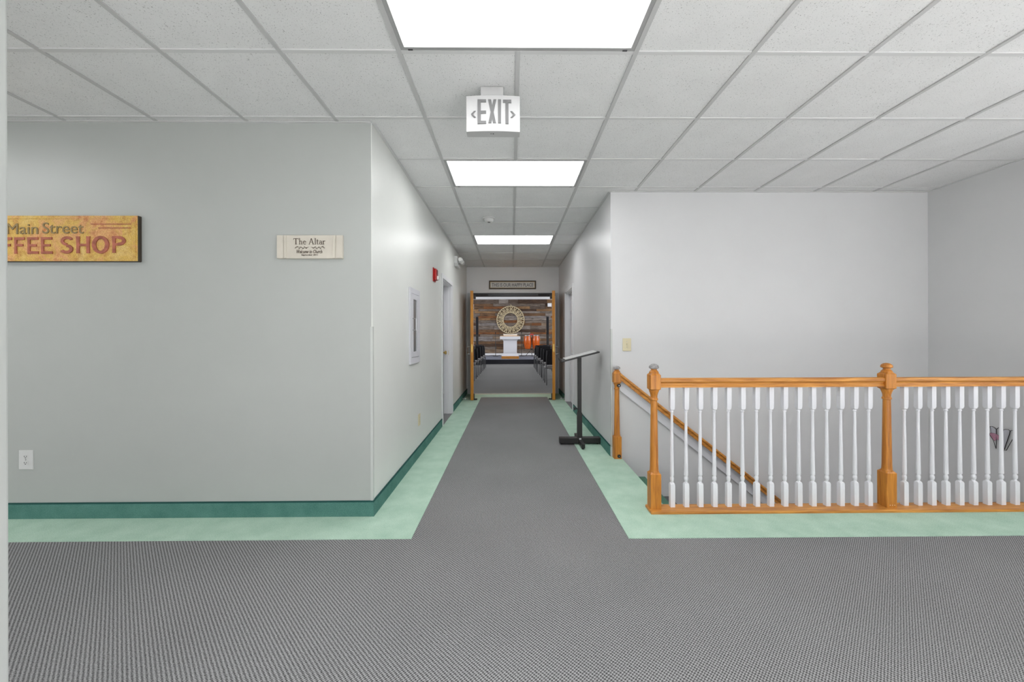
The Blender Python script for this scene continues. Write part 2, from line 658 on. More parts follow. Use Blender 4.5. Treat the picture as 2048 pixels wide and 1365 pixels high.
TOP = CEIL + 0.10
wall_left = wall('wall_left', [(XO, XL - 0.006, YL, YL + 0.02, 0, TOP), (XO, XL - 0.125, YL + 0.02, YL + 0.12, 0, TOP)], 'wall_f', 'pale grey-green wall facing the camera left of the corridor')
DL0, DL1, DH = 5.364, 6.209, 2.027
wall_corr_l = wall('wall_corridor_left', [
    (XL - 0.125, XL, YL + 0.02, DL0, 0, TOP), (XL - 0.006, XL, YL, YL + 0.02, 0, TOP), (XL - 0.125, XL, DL1, YE, 0, TOP), (XL - 0.125, XL, DL0, DL1, DH, TOP)],
    'wall_l', 'long pale wall down the left side of the corridor')
DR0, DR1 = 6.418, 7.28
wall_corr_r = wall('wall_corridor_right', [
    (XR, XR + 0.125, YR + 0.12, DR0, 0, TOP), (XR, XR + 0.125, DR1, YE, 0, TOP), (XR, XR + 0.125, DR0, DR1, DH, TOP)],
    'wall_r', 'white wall down the right side of the corridor')
wall_stair = wall('wall_stairwell', [(XR, XS, YR, YR + 0.12, 0, TOP), (1.10, XS, YR, YR + 0.12, LOW, 0)], 'wall_r', 'white wall behind the stairs and the balustrade')
wall_right = wall('wall_right', [(XS, XS + 0.13, 2.2, YR + 0.12, LOW, TOP), (XS, XS + 0.13, -0.4, 0.4, LOW, TOP), (XS, XS + 0.13, 0.4, 2.2, LOW, 0.75), (XS, XS + 0.13, 0.4, 2.2, 2.25, TOP), (XS, XS + 0.13, YB - 0.15, -4.8, LOW, TOP), (XS, XS + 0.13, -4.8, -0.4, LOW, 0.3), (XS, XS + 0.13, -4.8, -0.4, 2.5, TOP)], 'wall_r', 'white side wall at the right edge beyond the stairwell')
EO0, EO1, EH = -0.90, 0.96, 2.14
wall_end = wall('wall_end', [(XL - 0.12, EO0, YE, YE + 0.14, 0, TOP), (EO1, XR + 0.12, YE, YE + 0.14, 0, TOP), (EO0, EO1, YE, YE + 0.14, EH, TOP)],
                'wall_e', 'white wall over the double doors at the corridor end')
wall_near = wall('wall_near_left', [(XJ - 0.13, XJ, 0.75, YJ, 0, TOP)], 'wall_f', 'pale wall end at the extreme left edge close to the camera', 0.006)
wall('wall_left_outer', [(XO - 0.12, XO, YB - 0.15, YE + 0.14, 0, TOP), (XO, XL - 0.125, YE, YE + 0.14, 0, TOP)], 'wall_l', 'outer wall beyond the left passage')
wall('wall_rear', [(XO, -4.55, YB - 0.15, YB, 0, TOP), (3.75, XS, YB - 0.15, YB, 0, TOP), (-4.55, 3.75, YB - 0.15, YB, 0, 0.3), (-4.55, 3.75, YB - 0.15, YB, 2.4, TOP)],
     'wall_r', 'rear foyer wall with a wide window behind the camera')
wall('wall_under_landing', [(1.02, 1.10, 2.775, YR, LOW, -0.15), (1.02, XS, 2.66, 2.775, LOW, -0.15)], 'wall_r', 'wall of the stairwell below the landing')
wr = MB()
for xm in (-4.55, -2.9, -1.25, 0.4, 2.05, 3.70):
    wr.box(xm, xm + 0.05, YB - 0.12, YB - 0.05, 0.3, 2.4)
wr.box(-4.55, 3.75, YB - 0.12, YB - 0.05, 0.3, 0.35).box(-4.55, 3.75, YB - 0.12, YB - 0.05, 2.35, 2.4)
struct(wr.build('window_1', 'white_trim'), 'white window frame in the rear foyer wall', 'window')

# corner guards (clear plastic angles on the two wall corners)
g = MB()
g.box(XL - 0.013, XL + 0.003, YL - 0.003, YL, 0.1, 1.30).box(XL, XL + 0.003, YL, YL + 0.022, 0.1, 1.30)
g.build('corner_guard', 'acrylic', wall_left)
g = MB()
g.box(XR - 0.003, XR, YR - 0.003, YR + 0.022, 0.1, 1.30).box(XR, XR + 0.014, YR - 0.003, YR, 0.1, 1.30)
g.build('corner_guard', 'acrylic', wall_stair)

# --- carpet baseboards
BH = 0.103


def base(name, boxes, label):
    b = MB()
    for q in boxes:
        b.box(*q)
    o = struct(b.build(name, 'teal', bevel=0.003), label, 'baseboard')
    for q in boxes:
        x0, x1, y0, y1 = q[:4]
        MB().box(x0 - 0.0005, x1 + 0.0005, y0 - 0.0005, y1 + 0.0005, BH - 0.002, BH + 0.006).build('top_binding', 'binding', o)
    return o


base('baseboard_left', [(XO, XL + 0.011, YL - 0.011, YL, 0, BH)], 'teal carpet baseboard under the front-left wall')
base('baseboard_corridor_left', [(XL, XL + 0.011, YL, DL0 - 0.06, 0, BH), (XL, XL + 0.011, DL1 + 0.10, YE - 0.02, 0, BH)], 'teal carpet baseboard along the left corridor wall')
base('baseboard_corridor_right', [(XR - 0.011, XR, YR + 0.03, DR0 - 0.06, 0, BH), (XR - 0.011, XR, DR1 + 0.08, YE - 0.02, 0, BH)], 'green carpet baseboard along the right corridor wall')
base('baseboard_near', [(XJ, XJ + 0.011, 0.75, YJ, 0, BH)], 'teal carpet baseboard on the near-left wall')

# --- ceiling: deck, grid bars, tiles
dk = MB()
dk.box(XO - 0.1, XS + 0.1, YB - 0.1, YR + 0.1, CEIL + 0.10, CEIL + 0.16)
dk.box(XO - 0.1, XR + 0.1, YR + 0.1, YE + 0.1, CEIL + 0.10, CEIL + 0.16)
ceiling = struct(dk.build('ceiling', 'concrete'), 'suspended acoustic tile ceiling with white metal grid over foyer and corridor', 'ceiling')
T = 0.6096
GX, GY = 0.0359, 2.0096
YT = GY - 4 * T + 0.0
struct(MB().box(XO, XS, YB, YT - 0.001, CEIL + 0.004, CEIL + 0.1).build('ceiling_rear', 'tile'), 'acoustic ceiling over the foyer behind the camera', 'ceiling')
REG = [(XO, XS, YT, YL), (XL, XS, YL, YR), (XL, XR, YR, YE)]
LIGHTS = [(-1, -1), (-1, 2), (-1, 6), (-8, -1), (-1, -6), (3, -6), (-6, -6), (-1, -11), (3, -11), (-6, -11)]          # (i, j) of the light's lower-left cell, two cells wide
light_cells = set()
for i, j in LIGHTS:
    light_cells |= {(i, j), (i + 1, j)}
TZ = CEIL + 0.006
FW = 0.024


def merge(rs):
    rs = list(rs)
    again = True
    while again:
        again = False
        for a in range(len(rs)):
            for b in range(a + 1, len(rs)):
                A, B = rs[a], rs[b]
                if abs(A[2] - B[2]) < 1e-6 and abs(A[3] - B[3]) < 1e-6 and (abs(A[1] - B[0]) < 1e-6 or abs(B[1] - A[0]) < 1e-6):
                    rs[a] = (min(A[0], B[0]), max(A[1], B[1]), A[2], A[3])
                elif abs(A[0] - B[0]) < 1e-6 and abs(A[1] - B[1]) < 1e-6 and (abs(A[3] - B[2]) < 1e-6 or abs(B[3] - A[2]) < 1e-6):
                    rs[a] = (A[0], A[1], min(A[2], B[2]), max(A[3], B[3]))
                else:
                    continue
                del rs[b]
                again = True
                break
            if again:
                break
    return rs


tile_full = None
bar_full = None
for i in range(-9, 8):
    for j in range(-5, 11):
        cx0, cx1 = GX + i * T, GX + (i + 1) * T
        cy0, cy1 = GY + j * T, GY + (j + 1) * T
        rs = []
        for r in REG:
            q = (max(cx0, r[0]), min(cx1, r[1]), max(cy0, r[2]), min(cy1, r[3]))
            if q[1] - q[0] > 0.004 and q[3] - q[2] > 0.004:
                rs.append(q)
        for q in merge(rs):
            if (i, j) in light_cells:
                continue
            cxm, cym = (q[0] + q[1]) / 2, (q[2] + q[3]) / 2
            full = q[1] - q[0] > T - 1e-4 and q[3] - q[2] > T - 1e-4
            dz = random.uniform(0, 0.0015)
            if full and tile_full:
                instance(tile_full, (cxm, cym, TZ + dz), ceiling)
            else:
                b = MB().box(q[0], q[1], q[2], q[3], TZ, TZ + 0.014)
                o = b.build('ceiling_tile', 'tile', ceiling, wloc=(cxm, cym, TZ))
                if full:
                    tile_full = o
        # cross tee along the cell's near edge
        if j > -4:
            for r in merge([(max(cx0, r[0]), min(cx1, r[1]), 0, 1) for r in REG if r[2] < cy0 < r[3] and min(cx1, r[1]) - max(cx0, r[0]) > 0.03]):
                a0 = r[0] + (FW / 2 if r[0] > cx0 - 1e-6 and abs(r[0] - cx0) < 1e-6 else 0)
                a1 = r[1] - (FW / 2 if abs(r[1] - cx1) < 1e-6 else 0)
                if i == -1 and ((i, j) in light_cells or (i, j - 1) in light_cells):
                    pass
                full = abs((a1 - a0) - (T - FW)) < 1e-5
                cxm = (a0 + a1) / 2
                if full and bar_full:
                    instance(bar_full, (cxm, cy0, CEIL), ceiling)
                else:
                    o = MB().box(a0, a1, cy0 - FW / 2, cy0 + FW / 2, CEIL + 0.001, TZ + 0.002).build('grid_bar', 'grid', ceiling, wloc=(cxm, cy0, CEIL))
                    if full:
                        bar_full = o
for i in range(-8, 8):
    x = GX + i * T
    iv = sorted((r[2], r[3]) for r in REG if r[0] < x < r[1])
    out = []
    for a, b in iv:
        if out and a - out[-1][1] < 1e-6:
            out[-1][1] = b
        else:
            out.append([a, b])
    # leave out the pieces that would cross a light
    cuts = [(GY + j * T + FW / 2, GY + (j + 1) * T - FW / 2) for (li, j) in LIGHTS if li + 1 == i]
    for a, b in out:
        segs = [(a, b)]
        for c0, c1 in cuts:
            segs = [s for (p, q) in segs for s in ([(p, c0), (c1, q)] if p < c0 and c1 < q else [(p, q)])]
        for p, q in segs:
            MB().box(x - FW / 2, x + FW / 2, p, q, CEIL, TZ + 0.002).build('main_tee', 'main_tee', ceiling, wloc=(x, (p + q) / 2, CEIL))
# wall angles
AW = 0.020
for q in [(XO, XL, YL - AW, YL), (XL, XL + AW, YL, YE), (XR - AW, XR, YR, YE), (XR, XS, YR - AW, YR), (XS - AW, XS, YT, YR - AW), (XL + AW, XR - AW, YE - AW, YE), (XJ, XJ + AW, 0.75, YJ)]:
    MB().box(q[0], q[1], q[2], q[3], CEIL - 0.002, CEIL + 0.004).build('wall_angle', 'grid', ceiling)

# --- sanctuary shell
SC = 3.7
wall('wall_sanctuary_front', [(-6.0, XL - 0.12, YE + 0.14, YE + 0.2, 0, SC), (XR + 0.12, 6.0, YE + 0.14, YE + 0.2, 0, SC), (XL - 0.12, XR + 0.12, YE + 0.14, YE + 0.2, 2.6, SC)], 'wall_r', 'inside face of the sanctuary entrance wall')
wall('wall_sanctuary_left', [(-6.1, -6.0, YE + 0.14, 20.4, 0, SC)], 'wall_r', 'left wall of the sanctuary')
wall('wall_sanctuary_right', [(6.0, 6.1, YE + 0.14, 20.4, 0, SC)], 'wall_r', 'right wall of the sanctuary')
wall_planks = wall('wall_sanctuary_back', [(-6.0, 6.0, 20.26, 20.4, 0, SC)], 'wall_r', 'back wall of the sanctuary clad in weathered reclaimed planks')
struct(MB().box(-6.1, 6.1, YE + 0.14, 20.4, SC, SC + 0.1).build('ceiling_sanctuary', 'wall_r'), 'white ceiling of the sanctuary', 'ceiling')
struct(MB().box(-6.0, 6.0, 20.18, 20.24, 0.205, 0.31).build('baseboard_sanctuary', 'white_trim'), 'white baseboard under the plank wall on the stage', 'baseboard')
# planks one by one
PZ0, PZ1 = 0.315, 3.11
MB().box(-5.2, 5.2, 20.252, 20.262, PZ0, PZ1).build('plank_backing', 'slot', wall_planks)
pm = {}
zz = PZ0
while zz < PZ1 - 0.02:
    rh = random.choice((0.11, 0.14, 0.14, 0.17, 0.20))
    if PZ1 - zz - rh < 0.09:
        rh = round(PZ1 - zz, 4)
    x = -4.4 - random.uniform(0, 0.8)
    z = zz + rh / 2
    while x < 4.4:
        L = random.choice((0.5, 0.8, 1.1, 1.5, 1.9))
        th = random.choice((0.016, 0.026, 0.036))
        key = (L, th, rh)
        p = (x + L / 2, 20.26 - th / 2, z)
        if key in pm:
            instance(pm[key], p, wall_planks)
        else:
            pm[key] = MB().box(p[0] - L / 2 + 0.004, p[0] + L / 2 - 0.004, p[1] - th / 2, p[1] + th / 2, z - rh / 2 + 0.004, z + rh / 2 - 0.004).build('plank', 'plank', wall_planks, wloc=p)
        x += L
    zz += rh

# --- stairs
run, rise = 0.253, 0.2025
steps = struct(MB().box(1.10 + run * 10, XS, 2.776, YR - 0.001, LOW, -rise * 10 - 0.2).build('stairs', 'carpet_step'), 'carpeted stairs going down to the right behind the balustrade', 'stairs')
for k in range(1, 11):
    z = -rise * k
    x0 = 1.10 + run * (k - 1)
    MB().box(x0, x0 + run, 2.776, YR - 0.001, max(LOW, z - 0.5), z).build('step', 'green_dark' if k == 1 else 'carpet_step', steps, bevel=0.006)


# --- doors and casings
def panel_door(name, x0, x1, y0, y1, z0, z1, face):
    """flat slab in a YZ plane with six raised panels on the face side (+1: +X, -1: -X)"""
    o = MB().box(x0, x1, y0, y1, z0, z1).build(name, 'white')
    xf = x1 if face > 0 else x0
    w = (y1 - y0)
    for zz0, zz1 in ((0.10, 0.36), (0.43, 0.76), (0.82, 0.94)):
        for k in (0, 1):
            a = y0 + w * (0.14 + 0.39 * k)
            b = a + w * 0.33
            A, B = z0 + (z1 - z0) * zz0, z0 + (z1 - z0) * zz1
            q = MB()
            e = 0.012
            q.rings([[(xf, a, A), (xf, b, A), (xf, b, B), (xf, a, B)],
                     [(xf + face * e, a + 0.03, A + 0.03), (xf + face * e, b - 0.03, A + 0.03), (xf + face * e, b - 0.03, B - 0.03), (xf + face * e, a + 0.03, B - 0.03)]])
            q.build('door_panel', 'white', o)
            fr = MB()
            for (p0, p1, s0, s1) in ((a - 0.012, a, A - 0.012, B + 0.012), (b, b + 0.012, A - 0.012, B + 0.012), (a, b, A - 0.012, A), (a, b, B, B + 0.012)):
                fr.box(min(xf, xf + face * 0.008), max(xf, xf + face * 0.008), p0, p1, s0, s1)
            fr.build('panel_moulding', 'white', o)
    return o


def casing(name, xw, side, y0, y1, h, depth, label):
    """door casing and jamb lining; side +1 when the corridor lies at +X of the wall face"""
    w, t_ = 0.062, 0.016
    b = MB()
    xa, xb = sorted((xw, xw + side * t_))
    b.box(xa, xb, y0 - w, y0, 0, h + w).box(xa, xb, y1, y1 + w, 0, h + w).box(xa, xb, y0, y1, h, h + w)
    o = struct(b.build(name, 'white_trim', bevel=0.004), label, 'door frame')
    j = MB()
    xa, xb = sorted((xw + side * 0.002, xw - side * depth))
    j.box(xa, xb, y0, y0 + 0.014, 0, h).box(xa, xb, y1 - 0.014, y1, 0, h).box(xa, xb, y0 + 0.014, y1 - 0.014, h - 0.014, h)
    j.build('jamb', 'white_trim', o)
    s = MB()
    xc = xw - side * (depth - 0.045)
    xa, xb = sorted((xc, xc + side * 0.03))
    s.box(xa, xb, y1 - 0.026, y1 - 0.014, 0, h - 0.014).box(xa, xb, y0 + 0.014, y1 - 0.026, h - 0.026, h - 0.014)
    s.build('door_stop', 'white_trim', o)
    return o


tr1 = casing('trim_1', XL, 1, DL0, DL1, DH, 0.125, 'white casing around the left corridor doorway')
MB().box(XL - 0.075, XL - 0.045, DL1 - 0.0165, DL1 - 0.014, 0.93, 1.0).build('strike_plate', 'brass', tr1)
tr2 = casing('trim_2', XR, -1, DR0, DR1, DH, 0.125, 'white casing around the right corridor door')

d1 = panel_door('door_1', -0.02, 0.02, 0.0, DL1 - DL0 - 0.034, 0.012, DH - 0.018, 1)
struct(d1, 'white panelled door standing slightly ajar in the left corridor wall', 'door')
kb = MB().lathe([(0.012, 0.02), (0.012, 0.045), (0.028, 0.055), (0.030, 0.072), (0.018, 0.084)], (0, DL1 - DL0 - 0.11, 0.97), 'X', 16).build('door_knob', 'brass', d1, smooth=True)
MB().box(0.02, 0.022, DL1 - DL0 - 0.155, DL1 - DL0 - 0.07, 0.90, 1.03).build('rose_plate', 'steel_dark', d1)
d1.location = (XL - 0.101, DL0 + 0.016, 0)
d1.rotation_euler = (0, 0, math.radians(3.6))
d2 = panel_door('door_2', XR + 0.082, XR + 0.122, DR0 + 0.016, DR1 - 0.016, 0.012, DH - 0.018, -1)
struct(d2, 'closed white panelled door in the right corridor wall', 'door')
MB().lathe([(0.018, -0.084), (0.030, -0.072), (0.028, -0.055), (0.012, -0.045), (0.012, 0.0)], (XR + 0.082, DR0 + 0.09, 0.97), 'X', 16).build('door_knob', 'brass', d2, smooth=True)

# steel frame of the double doors
fr = MB()
fr.box(EO0 - 0.035, EO0 + 0.03, YE - 0.02, YE + 0.155, 0, EH + 0.0).box(EO1 - 0.03, EO1 + 0.035, YE - 0.02, YE + 0.155, 0, EH + 0.0)
tr3 = struct(fr.build('trim_3', 'steel', bevel=0.004), 'grey steel frame of the double doorway at the corridor end', 'door frame')
MB().box(EO0 + 0.03, EO1 - 0.03, YE - 0.02, YE + 0.155, 2.075, EH).build('frame_head', 'steel_dark', tr3, bevel=0.004)


def leaf(hx, sgn, label):
    """oak leaf of the double doors, hinged at hx, opened towards the camera. Local: hinge at origin, leaf along -Y"""
    Lw, th = 0.905, 0.055
    xa, xb = (0, th) if sgn > 0 else (-th, 0)
    o = MB().box(xa, xb, -Lw, 0, 0.012, 2.085).build('oak_door', 'oak_door', bevel=0.004)
    o.name = 'door_3' if sgn > 0 else 'door_4'
    struct(o, label, 'door')
    xo = xa if sgn > 0 else xb            # outer side (towards the wall)
    s = -1 if sgn > 0 else 1
    xi = xb if sgn > 0 else xa
    # D pull on the outer side
    MB().tube([(xo, -Lw + 0.10, 1.02), (xo + s * 0.05, -Lw + 0.10, 1.02), (xo + s * 0.06, -Lw + 0.10, 1.00), (xo + s * 0.06, -Lw + 0.10, 0.90), (xo + s * 0.05, -Lw + 0.10, 0.88), (xo, -Lw + 0.10, 0.88)], 0.009, 8).build('pull_handle', 'chrome', o, smooth=True)
    # panic bar on the inner side
    pb = MB()
    pb.box(min(xi, xi - s * 0.035), max(xi, xi - s * 0.035), -Lw + 0.10, -0.10, 0.97, 1.03)
    pb.build('push_bar', 'steel_dark', o, bevel=0.006)
    # kick plate and kick-down holder
    kx = xi - s * 0.001
    MB().box(min(kx, kx - s * 0.02), max(kx, kx - s * 0.02), -Lw + 0.03, -Lw + 0.09, 0.03, 0.13).box(min(kx, kx - s * 0.07), max(kx, kx - s * 0.07), -Lw + 0.045, -Lw + 0.075, 0.008, 0.035).build('door_holder', 'steel_dark', o)
    # latch plate on the free edge and hinges
    MB().box((xa + xb) / 2 - 0.012, (xa + xb) / 2 + 0.012, -Lw - 0.002, -Lw, 0.92, 1.07).build('latch_plate', 'brass', o)
    for zz in (0.25, 1.05, 1.85):
        MB().lathe([(0.009, zz - 0.05), (0.009, zz + 0.05)], (xi, 0.006, 0), 'Z', 10).build('hinge', 'chrome', o)
    # closer body and arm up to the frame head
    cb = MB().box(min(xi, xi - s * 0.05), max(xi, xi - s * 0.05), -0.36, -0.10, 2.0, 2.06).build('closer_body', 'steel_dark', o, bevel=0.004)
    MB().tube([(xi - s * 0.03, -0.22, 2.07), (xi - s * 0.26, -0.06, 2.098), (xi - s * 0.33, 0.0, 2.10)], 0.009, 6).build('closer_arm', 'steel_dark', cb)
    return o


da = leaf(0, 1, 'left oak leaf of the open double doors, seen edge on')
da.location = (EO0 + 0.036, YE - 0.03, 0)
da.rotation_euler = (0, 0, math.atan2(0.085, 0.9))
db = leaf(0, -1, 'right oak leaf of the open double doors, seen edge on')
db.location = (EO1 - 0.036, YE - 0.03, 0)
db.rotation_euler = (0, 0, -math.atan2(0.10, 0.9))

# ==================================================================
#                        CEILING FIXTURES
# ==================================================================
def make_light(cx, cy, label, z=CEIL):
    w, d = 2 * T - FW, T - FW
    t_ = thing('ceiling_light', label, 'ceiling light', (cx, cy, z), 'ceiling light panels')
    b = MB()
    fw = 0.022
    x0, x1, y0, y1 = cx - w / 2, cx + w / 2, cy - d / 2, cy + d / 2
    b.box(x0, x1, y0, y0 + fw, z + 0.002, z + 0.03).box(x0, x1, y1 - fw, y1, z + 0.002, z + 0.03)
    b.box(x0, x0 + fw, y0 + fw, y1 - fw, z + 0.002, z + 0.03).box(x1 - fw, x1, y0 + fw, y1 - fw, z + 0.002, z + 0.03)
    b.build('frame', 'lamp_frame', t_)
    MB().box(x0 + fw, x1 - fw, y0 + fw, y1 - fw, z + 0.022, z + 0.028).build('diffuser', 'lamp', t_)
    MB().box(x0, x1, y0, y1, z + 0.03, z + 0.095).build('housing', 'lamp_frame', t_)
    lt = MB()
    for px in (x0 + 0.05, x1 - 0.05):
        lt.box(px - 0.012, px + 0.012, y1 - 0.008, y1 - 0.002, z - 0.001, z + 0.003)
    build_each(lt, 'latch', 'steel_dark', t_)
    return t_


def lc(i, j):
    return GX + (i + 1) * T, GY + (j + 0.5) * T


L0 = make_light(*lc(*LIGHTS[0]), 'largest ceiling light panel at the top edge, nearest the camera')
names = ['ceiling light panel just beyond the exit sign', 'small bright ceiling light panel farthest down the corridor']
for k, nm in ((1, names[0]), (2, names[1])):
    x, y = lc(*LIGHTS[k])
    copy_tree(L0, (x, y, CEIL), nm)
for k in range(3, 10):
    x, y = lc(*LIGHTS[k])
    copy_tree(L0, (x, y, CEIL if k == 3 else CEIL - 0.1), 'ceiling light panel ' + ('far left over the side passage', 'behind the camera', 'behind the camera on the right', 'behind the camera on the left',
              'at the foyer rear', 'at the foyer rear right', 'at the foyer rear left')[k - 3], 'ceiling light panels')
for x in (-2.6, 2.6):
    for y in (12.2, 15.2, 18.2):
        copy_tree(L0, (x, y, SC - 0.1), 'ceiling light panel over the %s seats of the sanctuary, %s' % ('left' if x < 0 else 'right', {12.2: 'rear rows', 15.2: 'front rows', 18.2: 'over the stage end'}[y]), 'ceiling light panels')

# exit sign
ex = thing('exit_sign', 'white exit sign with grey letters and arrows hanging from ceiling', 'exit sign', (-0.105, 2.31, 2.427))
n = 12
top_p = []
for k in range(n + 1):
    u = k / n
    x = -0.262 + 0.314 * u
    top_p.append((x, 2.270 + 0.010 * (2 * u - 1) ** 2))
body = MB()
poly = top_p + [(0.052, 2.342), (-0.262, 2.342)]
body.prism(poly, 'XY', 2.427, 2.637)
body.build('housing', 'exit_white', ex, bevel=0.003)
MB().box(-0.178, -0.045, 2.285, 2.335, 2.637, CEIL + 0.002).build('canopy', 'exit_white', ex, bevel=0.003)
yt = 2.2675


def px2ex(px, py):
    return (-0.262 + (px - 932) / 108 * 0.314, 2.637 - (py - 190) / 72 * 0.21)


def letter(polys, name):
    b = MB()
    for q, pl in enumerate(polys):
        b.prism([px2ex(*p) for p in pl], 'XZ', yt + 0.0045, yt - 0.0004 * (q if name == 'letter_x' else 0))
    return b.build(name, 'letter_grey', ex)


def R4(x0, y0, x1, y1):
    return [(x0, y0), (x1, y0), (x1, y1), (x0, y1)]


letter([R4(955.2, 199, 961.5, 247.5), R4(961.5, 199, 972.2, 204.8), R4(961.5, 221.5, 972.2, 227.2), R4(961.5, 241.8, 972.2, 247.5)], 'letter_e')
letter([[(976, 199), (982, 199), (992, 246.5), (986, 246.5)], [(987, 199), (992.7, 199), (982.5, 246.5), (976.5, 246.5)]], 'letter_x')
letter([R4(996, 199, 1002, 246.5)], 'letter_i')
letter([R4(1006, 199.5, 1022.6, 205.5), R4(1011, 205.5, 1017, 247.5)], 'letter_t')
letter([[(942.2, 228), (948, 222), (951.5, 222), (945.5, 228)], [(942.2, 228), (945.5, 228), (951.5, 234.5), (948, 234.5)]], 'arrow')
letter([[(1021, 222.5), (1024.5, 222.5), (1030.5, 229), (1027.2, 229)], [(1027.2, 229), (1030.5, 229), (1024.5, 235), (1021, 235)]], 'arrow')
MB().lathe([(0.004, 2.4255), (0.004, 2.429)], (-0.105, 2.30, 0), 'Z', 10).build('test_button', 'slot', ex)
MB().box(-0.122, -0.114, 2.298, 2.302, 2.4258, 2.428).build('indicator_lamp', 'slot', ex)

# smoke detector
sd = thing('smoke_detector', 'round white smoke detector on the corridor ceiling', 'smoke detector', (-0.278, 4.851, CEIL))
MB().lathe([(0.07, CEIL - 0.012), (0.078, CEIL - 0.008), (0.078, CEIL + 0.005)], (-0.278, 4.851, 0), n=28).build('base', 'offwhite', sd, smooth=True)
MB().lathe([(0.028, CEIL - 0.048), (0.045, CEIL - 0.044), (0.055, CEIL - 0.03), (0.058, CEIL - 0.012)], (-0.278, 4.851, 0), n=28).build('head', 'offwhite', sd, smooth=True)
MB().lathe([(0.018, CEIL - 0.0495), (0.018, CEIL - 0.047)], (-0.278, 4.851, 0), n=14).build('sensor_vent', 'slot', sd)

# ==================================================================
#                        SIGNS ON THE WALLS
# ==================================================================
# coffee shop sign
cs = thing('tin_sign', 'weathered yellow tin sign with red coffee shop lettering on left wall', 'sign', (-3.13, YL - 0.012, 1.75))
YS = YL - 0.026
cz0, cz1 = 1.745, 2.052
b = MB().box(-3.745, -2.519, YS, YL, cz0, cz1)
b.build('panel', 'rust', cs, bevel=0.003)
MB().box(-2.5205, -2.5165, YS + 0.001, YL, cz0 + 0.001, cz1 - 0.001).box(-3.745, -2.519, YS + 0.002, YL, cz0 - 0.003, cz0 + 0.001).build('edge', 'rust_edge', cs)
bd = MB()
bd.box(-3.735, -2.53, YS - 0.0025, YS, cz1 - 0.022, cz1 - 0.017).box(-3.735, -2.53, YS - 0.0025, YS, cz0 + 0.014, cz0 + 0.018)
bd.box(-2.535, -2.531, YS - 0.0025, YS, cz0 + 0.014, cz1 - 0.017).box(-3.735, -3.731, YS - 0.0025, YS, cz0 + 0.014, cz1 - 0.017)
bd.build('raised_border', 'rust', cs)
text_mesh('Main', (-3.386, -3.180, 1.926, 1.998), YS - 0.004, 'letter_olive', cs, 'lettering_small', 0.004)
text_mesh('Street', (-3.150, -2.877, 1.930, 2.005), YS - 0.004, 'letter_olive', cs, 'lettering_small', 0.004)


def stroke_arc(cx, cy, rx, ry, a0, a1, w, n=14):
    o_, i_ = [], []
    for q in range(n):
        a = math.radians(a0 + (a1 - a0) * q / (n - 1))
        o_.append((cx + rx * math.cos(a), cy + ry * math.sin(a)))
        i_.append((cx + (rx - w) * math.cos(a), cy + (ry - w * 0.72) * math.sin(a)))
    return [[o_[q], o_[q + 1], i_[q + 1], i_[q]] for q in range(n - 1)]


def block_letter(ch):
    """flared poster capitals on a unit square"""
    def rc(x0, y0, x1, y1):
        return [(x0, y0), (x1, y0), (x1, y1), (x0, y1)]
    stem = [(0.02, 0), (0.26, 0), (0.24, 0.5), (0.27, 1), (0.0, 1), (0.04, 0.5)]
    if ch == 'F':
        return [stem, rc(0.24, 0.84, 1.0, 1.0), rc(0.24, 0.45, 0.86, 0.59)]
    if ch == 'E':
        return [stem, rc(0.24, 0.85, 0.96, 1.0), rc(0.24, 0.44, 0.82, 0.58), rc(0.24, 0.0, 1.0, 0.15)]
    if ch == 'H':
        return [stem, [(1 - x, y) for x, y in stem], rc(0.24, 0.42, 0.76, 0.56)]
    if ch == 'P':
        return [stem] + stroke_arc(0.46, 0.72, 0.54, 0.29, -90, 90, 0.25) + [rc(0.24, 0.86, 0.47, 1.01), rc(0.24, 0.43, 0.47, 0.58)]
    if ch == 'O':
        return stroke_arc(0.5, 0.5, 0.5, 0.52, 0, 360, 0.23, 26)
    if ch == 'C':
        return stroke_arc(0.52, 0.5, 0.52, 0.52, 42, 318, 0.24, 22)
    if ch == 'S':
        return stroke_arc(0.52, 0.735, 0.46, 0.28, 25, 270, 0.22, 16) + stroke_arc(0.48, 0.265, 0.48, 0.28, 90, -155, 0.24, 16)
    return []


for ch, a, b_, z0_, z1_ in (('C', -66, -36, 1.792, 1.906), ('O', -31, 2, 1.792, 1.906), ('F', 7, 27, 1.795, 1.905), ('F', 32, 52, 1.795, 1.905), ('E', 58, 80, 1.794, 1.905), ('E', 85, 108, 1.794, 1.906),
                            ('S', 123, 150, 1.796, 1.910), ('H', 155, 183, 1.798, 1.911), ('O', 187, 221, 1.797, 1.912), ('P', 227, 254, 1.800, 1.913)):
    xa, xb = -3.39 + (a - 16) * 0.003332, -3.39 + (b_ - 16) * 0.003332
    lb = MB()
    nk = 0
    for pl in block_letter(ch):
        nk += 1
        lb.prism([(xa + x * (xb - xa), z0_ + y * (z1_ - z0_)) for x, y in pl], 'XZ', YS - 0.00001 * nk, YS - 0.005 - 0.00002 * nk)
    lb.build('letter_' + ch.lower(), 'letter_red', cs)
sb = MB()
sb.box(-2.83, -2.563, YS - 0.003, YS, 1.992, 1.997).box(-2.78, -2.565, YS - 0.003, YS, 1.966, 1.971)
sb.box(-3.695, -3.43, YS - 0.003, YS, 1.992, 1.997).box(-3.695, -3.48, YS - 0.003, YS, 1.966, 1.971)
build_each(sb, 'stripe', 'letter_red', cs)

